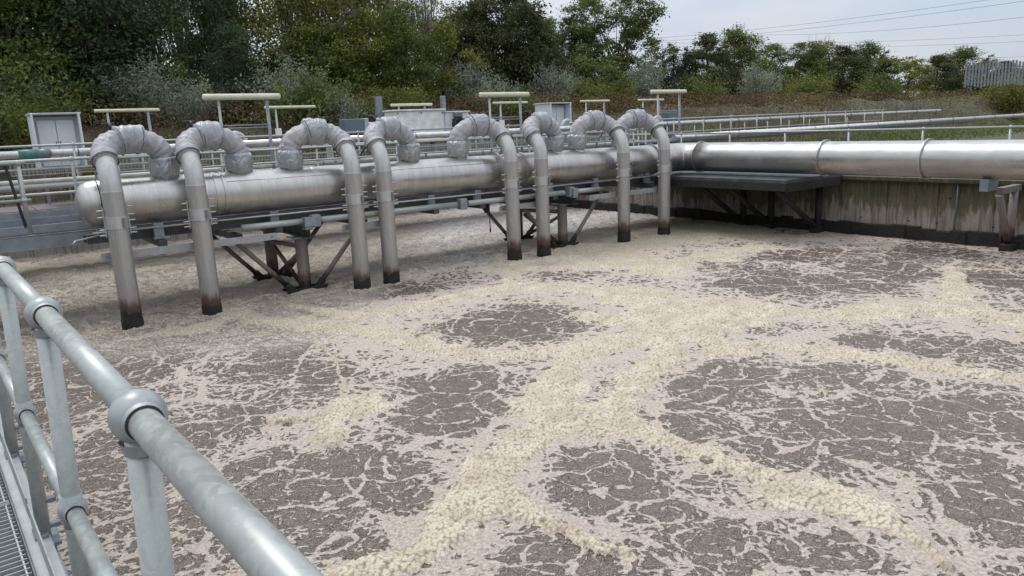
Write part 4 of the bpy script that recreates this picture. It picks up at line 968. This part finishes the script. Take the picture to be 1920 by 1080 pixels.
PR['olive'] = P(9, blobset(24, 9, 2.5, .1, .6, .16), 'leaf_olive', 22000, .17, .18, forks=2)
PR['yellow'] = P(9, blobset(20, 8.6, 1.8, .15, .5, .13), 'leaf_yellow', 11000, .17, .13, twig=26, bark='barkpale', forks=2)
PR['twiggy'] = P(8.5, blobset(14, 8.2, 1.7, .2, .5, .11), 'leaf_yellow', 2600, .14, .11, twig=46, bark='barkpale', forks=3)
PR['oak'] = P(7.8, blobset(34, 7.8, 2.6, .06, .75, .15), 'leaf_brown', 30000, .16, .2, forks=1)
PR['spread'] = P(7.4, [(random.uniform(-1, 1)*3.2*sqrt(max(.05, 1-((z-4.4)/3.6)**2)), random.uniform(-1.6, 1.6), z, random.uniform(.45, .85), random.uniform(.5, .8), random.uniform(.3, .5)) for z in np.linspace(1.3, 7.0, 66)], 'leaf_spread', 26000, .14, .13, forks=4, trunk_top=.6, hollow=.2)
PR['conifer'] = P(6, [(0.0+random.uniform(-.2, .2), random.uniform(-.2, .2), z, (6.3-z)*.24+.12, (6.3-z)*.24+.12, .38) for z in np.linspace(.6, 5.8, 15)], 'leaf_conifer', 9000, .14, .12, trunk_top=.97)
PR['thin'] = P(8, blobset(14, 7.8, 1.5, .2, .5, .12), 'leaf_brown', 3500, .15, .12, twig=18, forks=3)
PR['bush'] = P(4.5, blobset(16, 4.3, 1.9, .02, .4, .2), 'leaf_olive', 9500, .14, .08, forks=4)
PR['bushy'] = P(4.5, blobset(16, 4.3, 1.9, .02, .4, .2), 'leaf_yellow', 8500, .14, .08, forks=4)
def at_u(x, v):
    d = fwd + rt*((x-960)/1391) - upv*((236-.0425*(x-960)-540)/1391); d = Vector((d.x, d.y, 0)); t = (O.dot(Vd)+v)/d.dot(Vd); return (d*t-O).dot(Ud)
def bankz(v): return float(np.interp(v, vs_, hz))
TREES = [  # column in the photograph, v, kind, scale, z stretch, label
 (-150, 21, 'olive', 1.15, 1.1, 'olive green tree past the left edge of the wood'),
 (-40, 22, 'olive', 1.15, 1.05, 'broad olive green tree at the left end of the wood'),
 (60, 19.5, 'olive', 1.05, .95, 'olive brown tree behind the left kiosk'),
 (120, 25, 'dense', 1.15, 1.15, 'tall dark tree behind the olive brown one at the left'),
 (185, 19.5, 'dense', 1.1, 1.0, 'dark green tree above the first downcomer neck'),
 (262, 21, 'dense', 1.0, 1.15, 'tallest dark green tree above the first tube light'),
 (335, 19.5, 'bush', .85, .75, 'lower dark green tree beside a bright gap in the wood'),
 (360, 27, 'twiggy', 1.2, 1.5, 'thin tree with bare branches in the gap between dark trees'),
 (410, 23, 'dense', .62, 1.12, 'slim dark tree with forked trunk above the large left tube light'),
 (455, 19, 'dense', .5, .45, 'small dark tree low in the gap right of the large left tube light'),
 (470, 27, 'thin', 1.25, 1.4, 'bare branched tree against the bright sky left of the yellow green tree'),
 (430, 28, 'twiggy', 1.2, 1.5, 'pale twiggy tree rising behind the dark forked one'),
 (560, 22, 'yellow', 1.0, 1.2, 'yellow green tree with many upright pale stems above the third neck'),
 (600, 25, 'twiggy', 1.2, 1.35, 'pale twiggy tree behind the yellow green one'),
 (645, 21, 'yellow', 1.0, .85, 'mid green tree left of the bare twiggy crown'),
 (690, 23, 'yellow', 1.15, 1.25, 'tall yellow green tree above the fourth neck'),
 (610, 20, 'bush', 1.2, 1.1, 'green bush tree at the foot of the tall yellow green tree'),
 (745, 26, 'twiggy', 1.25, 1.3, 'nearly bare twiggy tree standing out against the sky'),
 (765, 20.5, 'olive', .62, .66, 'low green tree in front of the bare twiggy one'),
 (805, 26, 'twiggy', 1.0, 1.08, 'sparse yellowing tree left of the dark brown green tree'),
 (835, 20.5, 'bushy', 1.2, 1.2, 'bright yellow green bush tree left of the dark brown green one'),
 (870, 27, 'olive', 1.0, .78, 'mid green tree filling the dip left of the dark brown green one'),
 (905, 25, 'oak', .9, .92, 'shorter crown on the left shoulder of the dark brown green tree'),
 (958, 24, 'oak', 1.12, 1.12, 'large dark brown green tree with a pointed top in the middle'),
 (1010, 23, 'oak', .75, .78, 'low dark crown at the right foot of the large brown green tree'),
 (1060, 26, 'thin', 1.1, .85, 'thin stemmed tree beside the sparse light one'),
 (1065, 27, 'spread', .85, .92, 'sparse light tree with open branches right of the dark one'),
 (1155, 24, 'spread', 1.12, 1.08, 'wide spreading airy green tree above the two rightmost necks'),
 (1120, 21, 'bush', 1.15, .9, 'green bush under the wide spreading tree'),
 (1195, 22, 'bush', 1.15, .95, 'green bush at the right foot of the wide spreading tree'),
 (1243, 28, 'conifer', .85, .80, 'dark conifer right of the spreading tree'),
 (1262, 30, 'conifer', .95, .95, 'taller dark conifer right of the first conifer'),
 (1285, 28, 'conifer', .95, .85, 'third dark conifer from the spreading tree'),
 (1325, 28, 'oak', 1.0, .82, 'round brown green tree right of the conifers'),
 (1375, 29, 'olive', 1.0, .80, 'olive tree standing just right of the round brown green one'),
 (1425, 28, 'bush', 1.9, 1.25, 'bushy tree left of the airy tree in the right tree line'),
 (1480, 30, 'spread', 1.15, .85, 'airy green tree in the right tree line'),
 (1530, 31, 'yellow', 1.3, .8, 'yellow green tree right of the airy one in the right tree line'),
 (1575, 30, 'oak', 1.2, .8, 'dark tree in the right tree line left of the lone conifer'),
 (1622, 33, 'olive', 1.3, .8, 'olive tree touching the lone conifer'),
 (1650, 31, 'conifer', 1.3, 1.0, 'lone conifer in the right tree line'),
 (1700, 33, 'bushy', 2.2, 1.4, 'yellow green bush tree in the right tree line'),
 (1752, 34, 'oak', 1.3, .8, 'dark round tree toward the right end of the tree line'),
 (1800, 35, 'olive', 1.5, .85, 'olive tree near the right end of the tree line'),
 (1845, 34, 'conifer', 1.4, 1.1, 'conifer toward the right end of the tree line'),
 (1880, 37, 'oak', 1.4, .8, 'low dark tree left of the palisade fence'),
 (1945, 36, 'conifer', 1.9, 1.5, 'large conifer at the right edge of the picture')]
for i, (x, v, k, s, sz, l) in enumerate(TREES):
    u = at_u(x, v); place(PR[k], W(u, v, bankz(v)-.1), A+i*1.7 if k not in ('spread',) else (.25 if i % 2 else .1), (s, s, sz), l, group='trees on the bank')
UG = ['undergrowth tree below %s' % q for q in ('the trees past the left edge', 'the broad olive tree at the left end', 'the wood left of the kiosk', 'the olive brown tree behind the left kiosk', 'the tall dark tree near the left kiosk', 'the dark tree above the first downcomer', 'the tallest dark tree', 'the thin bare tree in the left gap', 'the slim forked dark tree', 'the left flank of the yellow green tree', 'the upright stems of the yellow green tree', 'the mid green tree left of the twiggy crown', 'the tall yellow green tree above the fourth neck', 'the nearly bare twiggy tree', 'the left shoulder of the large brown green tree', 'the right foot of the large brown green tree', 'the sparse open branched tree')]
# darker understorey that closes the wood from below
for i, x in enumerate([-120, -58, 4, 66, 128, 190, 252, 300, 520, 545, 570, 640, 700, 770, 880, 1000, 1085]):
    v = 23.5+1.5*sin(i*2.3); k = 'dense' if x < 520 else 'oak'
    u = at_u(x, v); place(PR[k], W(u, v, bankz(v)-.3), i*2.1, (.55, .55, .36+.06*sin(i*1.7)), UG[i], group='undergrowth trees', nm='undergrowth_tree')

# shrubs: silvery willows and yellowing bushes along the foot of the bank
def shrub(H, Rr, m, n, ls, stems=34, bark='barkpale', up=.5):
    t = MB(); pts = []; ti = []
    for k in range(stems):
        a = random.uniform(0, 6.28); q = random.random()**.6; x1, y1, z1 = Rr*q*cos(a), Rr*q*sin(a), H*random.uniform(.55, 1.0)*(1-.35*q)
        pth = spline([(x1*.12, y1*.12, -.2), (x1*.55, y1*.55, z1*.55), (x1, y1, z1)], 3); t.tube(pth, [.02*(1-.8*i/6) for i in range(7)], 3, caps=False)
        m_ = n//stems; qq = rng.uniform(.25, 1.02, m_); ctr = np.array([tuple(pth[min(6, int(c*6))]) for c in qq]); pts.append(ctr+rng.normal(size=(m_, 3))*np.array([.13, .13, .12])); ti.append(random.random()*.5+rng.uniform(0, .5, m_))
    return dict(t=t, c=leaves(np.concatenate(pts), ls, np.concatenate(ti), 'crown', M[m], asp=.32 if 'silver' in m else .55), bark=bark)
PR['willow'] = shrub(2.6, 1.35, 'leaf_silver', 5200, .115, 44)
PR['willow2'] = shrub(2.2, 1.6, 'leaf_silver', 4200, .105, 36)
PR['ybush'] = shrub(1.7, 1.2, 'leaf_yellow', 4200, .10, 36)
PR['obush'] = shrub(1.8, 1.3, 'leaf_olive', 4200, .10, 36)
PR['gbush'] = shrub(1.2, 1.0, 'leaf_ginger', 3000, .09, 36, bark='stem')
SH = [(62, 18, 'willow', .95, 'silvery willow shrub above the left kiosk'), (15, 15, 'ybush', 1.0, 'yellowing bush at the far left of the bank'), (-40, 15, 'obush', 1.2, 'green bush past the left edge'),
 (95, 16, 'obush', .9, 'dull green bush above the left kiosk'), (150, 13.2, 'ybush', .6, 'small yellow bush right of the left kiosk'),
 (255, 18.5, 'willow', .95, 'tall silvery willow shrub above the first tube light'), (300, 17, 'willow2', 1.1, 'wide silvery willow shrub between the first two tube lights'), (350, 16.2, 'willow2', .8, 'silvery willow shrub left of the large left tube light'),
 (425, 19, 'willow', .7, 'small silvery willow right of the large left tube light'), (548, 17.5, 'willow2', 1.15, 'silvery green shrub above the single post tube light'), (590, 15.5, 'obush', 1.3, 'green shrub above the third neck'), (635, 14.8, 'willow', .85, 'pale green shrub right of the third neck'),
 (598, 13.6, 'ybush', .7, 'yellow leaved bush above the third lagged neck'), (690, 15.5, 'obush', .7, 'green bush behind the left end of the white enclosure'), (765, 17, 'ybush', .95, 'yellow green bush behind the white enclosure'), (725, 18, 'ybush', .9, 'yellow bush behind the rear post of the enclosure'),
 (885, 19.5, 'willow', 1.15, 'tall silvery willow shrub left of the middle tube light'), (935, 17, 'willow2', .85, 'silvery shrub behind the middle tube light'), (975, 15.5, 'obush', .95, 'green shrub right of the middle tube light'), (1040, 20, 'willow', 1.15, 'tall silvery shrub above the kiosk at the sixth neck'),
 (1100, 19.5, 'ybush', 1.15, 'yellowish bush above the seventh neck'), (1150, 19.5, 'ybush', 1.05, 'second yellowish bush above the seventh neck'), (1212, 20, 'willow', 1.3, 'tall silvery willow left of the dark conifers'),
 (1310, 19, 'obush', 1.3, 'green bush in the right bank, nearest the conifers'), (1420, 19, 'willow', 1.2, 'silvery shrub in the middle of the right bank'), (1520, 19, 'ybush', 1.4, 'yellow bush in the middle of the right bank'), (1640, 19, 'obush', 1.4, 'green bush further along the right bank'), (1893, 14, 'ybush', 2.0, 'yellow green bush at the right edge of the picture'), (1925, 15, 'ybush', 2.2, 'large yellow green bush past the right edge')]
for i, (x, v, k, s, l) in enumerate(SH):
    place(PR[k], W(at_u(x, v), v, bankz(v)-.05), i*1.3, s*1.22, l, cat='shrub', group='shrubs on the bank', nm='willow_shrub' if 'willow' in k else 'bush')
# rusty bramble and dock thicket: one uncountable mass on the bank
n = 99999; uu_ = np.concatenate([rng.uniform(-22, 45, n*2//3), rng.uniform(45, 130, n//3)]); vv_ = 10.8+rng.uniform(0, 1, n)**.8*8.9
base = np.interp(vv_, vs_, hz); hgt = (.55+.95*fbm(uu_, vv_, .45, 3, 5))*(.85+.15*np.sin(uu_*1.1)); zz_ = base+rng.uniform(0, 1, n)**.7*hgt
pts = np.stack([O.x+uu_*Ud.x+vv_*Vd.x, O.y+uu_*Ud.y+vv_*Vd.y, zz_], 1)
bm = leaves(pts, .105, np.clip(fbm(uu_, vv_, .6, 3, 9)*.9+rng.uniform(-.3, .3, n), 0, 1), 'bramble_thicket', M['leaf_ginger'])
bo = bpy.data.objects.new('bramble_thicket', bm); col.objects.link(bo); tag(bo, 'rusty brown bramble and dead dock thicket covering the bank', 'undergrowth', kind='stuff')
n = 16000; uu_ = rng.uniform(-22, 110, n); vv_ = 11.+rng.uniform(0, 1, n)*7; g_ = fbm(uu_, vv_, .35, 3, 15); ok = g_ > .47; uu_, vv_ = uu_[ok], vv_[ok]; n = len(uu_)
pts = np.stack([O.x+uu_*Ud.x+vv_*Vd.x, O.y+uu_*Ud.y+vv_*Vd.y, np.interp(vv_, vs_, hz)+rng.uniform(0, 1, n)*1.0], 1)
bm = leaves(pts, .16, rng.uniform(0, 1, n), 'green_weeds', M['leaf_olive']); bo = bpy.data.objects.new('green_weeds', bm); col.objects.link(bo); tag(bo, 'patches of dull green weeds among the brown brambles', 'weeds', kind='stuff')
sm_ = MB()
for k in range(900):
    u = random.uniform(-20, 60); v = random.uniform(11.2, 17); h = random.uniform(.7, 1.5); z = bankz(v); p = W(u, v, z); sm_.tube([p, p+Vector((random.uniform(-.12, .12), random.uniform(-.1, .1), h))], [.012, .005], 3, caps=False)
o = sm_.build('dead_stems', 'stem'); tag(o, 'dead upright brown stems standing out of the brambles', 'stems', kind='stuff')

n = 30000; uu_ = 10.6+rng.uniform(0, 1, n)**1.6*90; vv_ = rng.uniform(2.4, 11.2, n)
pts = np.stack([O.x+uu_*Ud.x+vv_*Vd.x, O.y+uu_*Ud.y+vv_*Vd.y, GZ+rng.uniform(0, .35, n)*(.4+fbm(uu_, vv_, .5, 2, 77))], 1)
bm = leaves(pts, .16, rng.uniform(0, .8, n), 'rough_grass', M['leaf_olive'], asp=.25); bo = bpy.data.objects.new('rough_grass', bm); col.objects.link(bo); tag(bo, 'rough grass and weeds on the level ground right of the tank', 'grass', kind='stuff')
# ================================================================== palisade fence and power lines, far right
pf = empty('palisade_fence', (44.6, 62.5, 4.3), radians(-20), 'grey steel palisade fence above the yellow green bush at the right edge', 'fence')
m = MB()
for k in range(70): m.box((-6+k*.24, 0, 1.4+.1*sin(k)), (.15, .03, 1.9))
o = m.build('pales', 'beam', pf); o['kind'] = 'stuff'
MB().box((2.3, .04, .8), (17, .05, .08)).box((2.3, .04, 1.9), (17, .05, .08)).build('rail', 'beam', pf)
M['wire'] = mat('dark_conductor', (.10, .105, .12), .6, .3)
def wire(a, b, sag, label):
    a = Vector(a); b = Vector(b); pth = [a+(b-a)*t-Vector((0, 0, sag*4*t*(1-t))) for t in np.linspace(0, 1, 60)]
    o = MB().tube(pth, .03, 5).build('power_line', 'wire'); tag(o, label, 'power line', 'overhead power lines')
wire((26.4, 240.8, 27.6), (107.9, 116.8, 22.4), 2, 'highest overhead line crossing the sky at the upper right')
wire((26.3, 240.6, 26.7), (107.9, 116.5, 21.2), 2, 'second overhead line, just under the highest')
wire((62.1, 251.6, 30.3), (107.7, 116.0, 18.5), 3, 'third overhead line crossing the sky at the upper right')
wire((34.4, 314.3, 36.4), (136.9, 146.3, 16.8), 3, 'fourth overhead line, reaching the right edge above the fence')
wire((34.4, 314.1, 35.1), (136.8, 146.0, 15.3), 3, 'fifth overhead line above the fence')
wire((55.6, 312.4, 27.5), (146.4, 155.6, 12.7), 2, 'lowest overhead line above the far conifers')
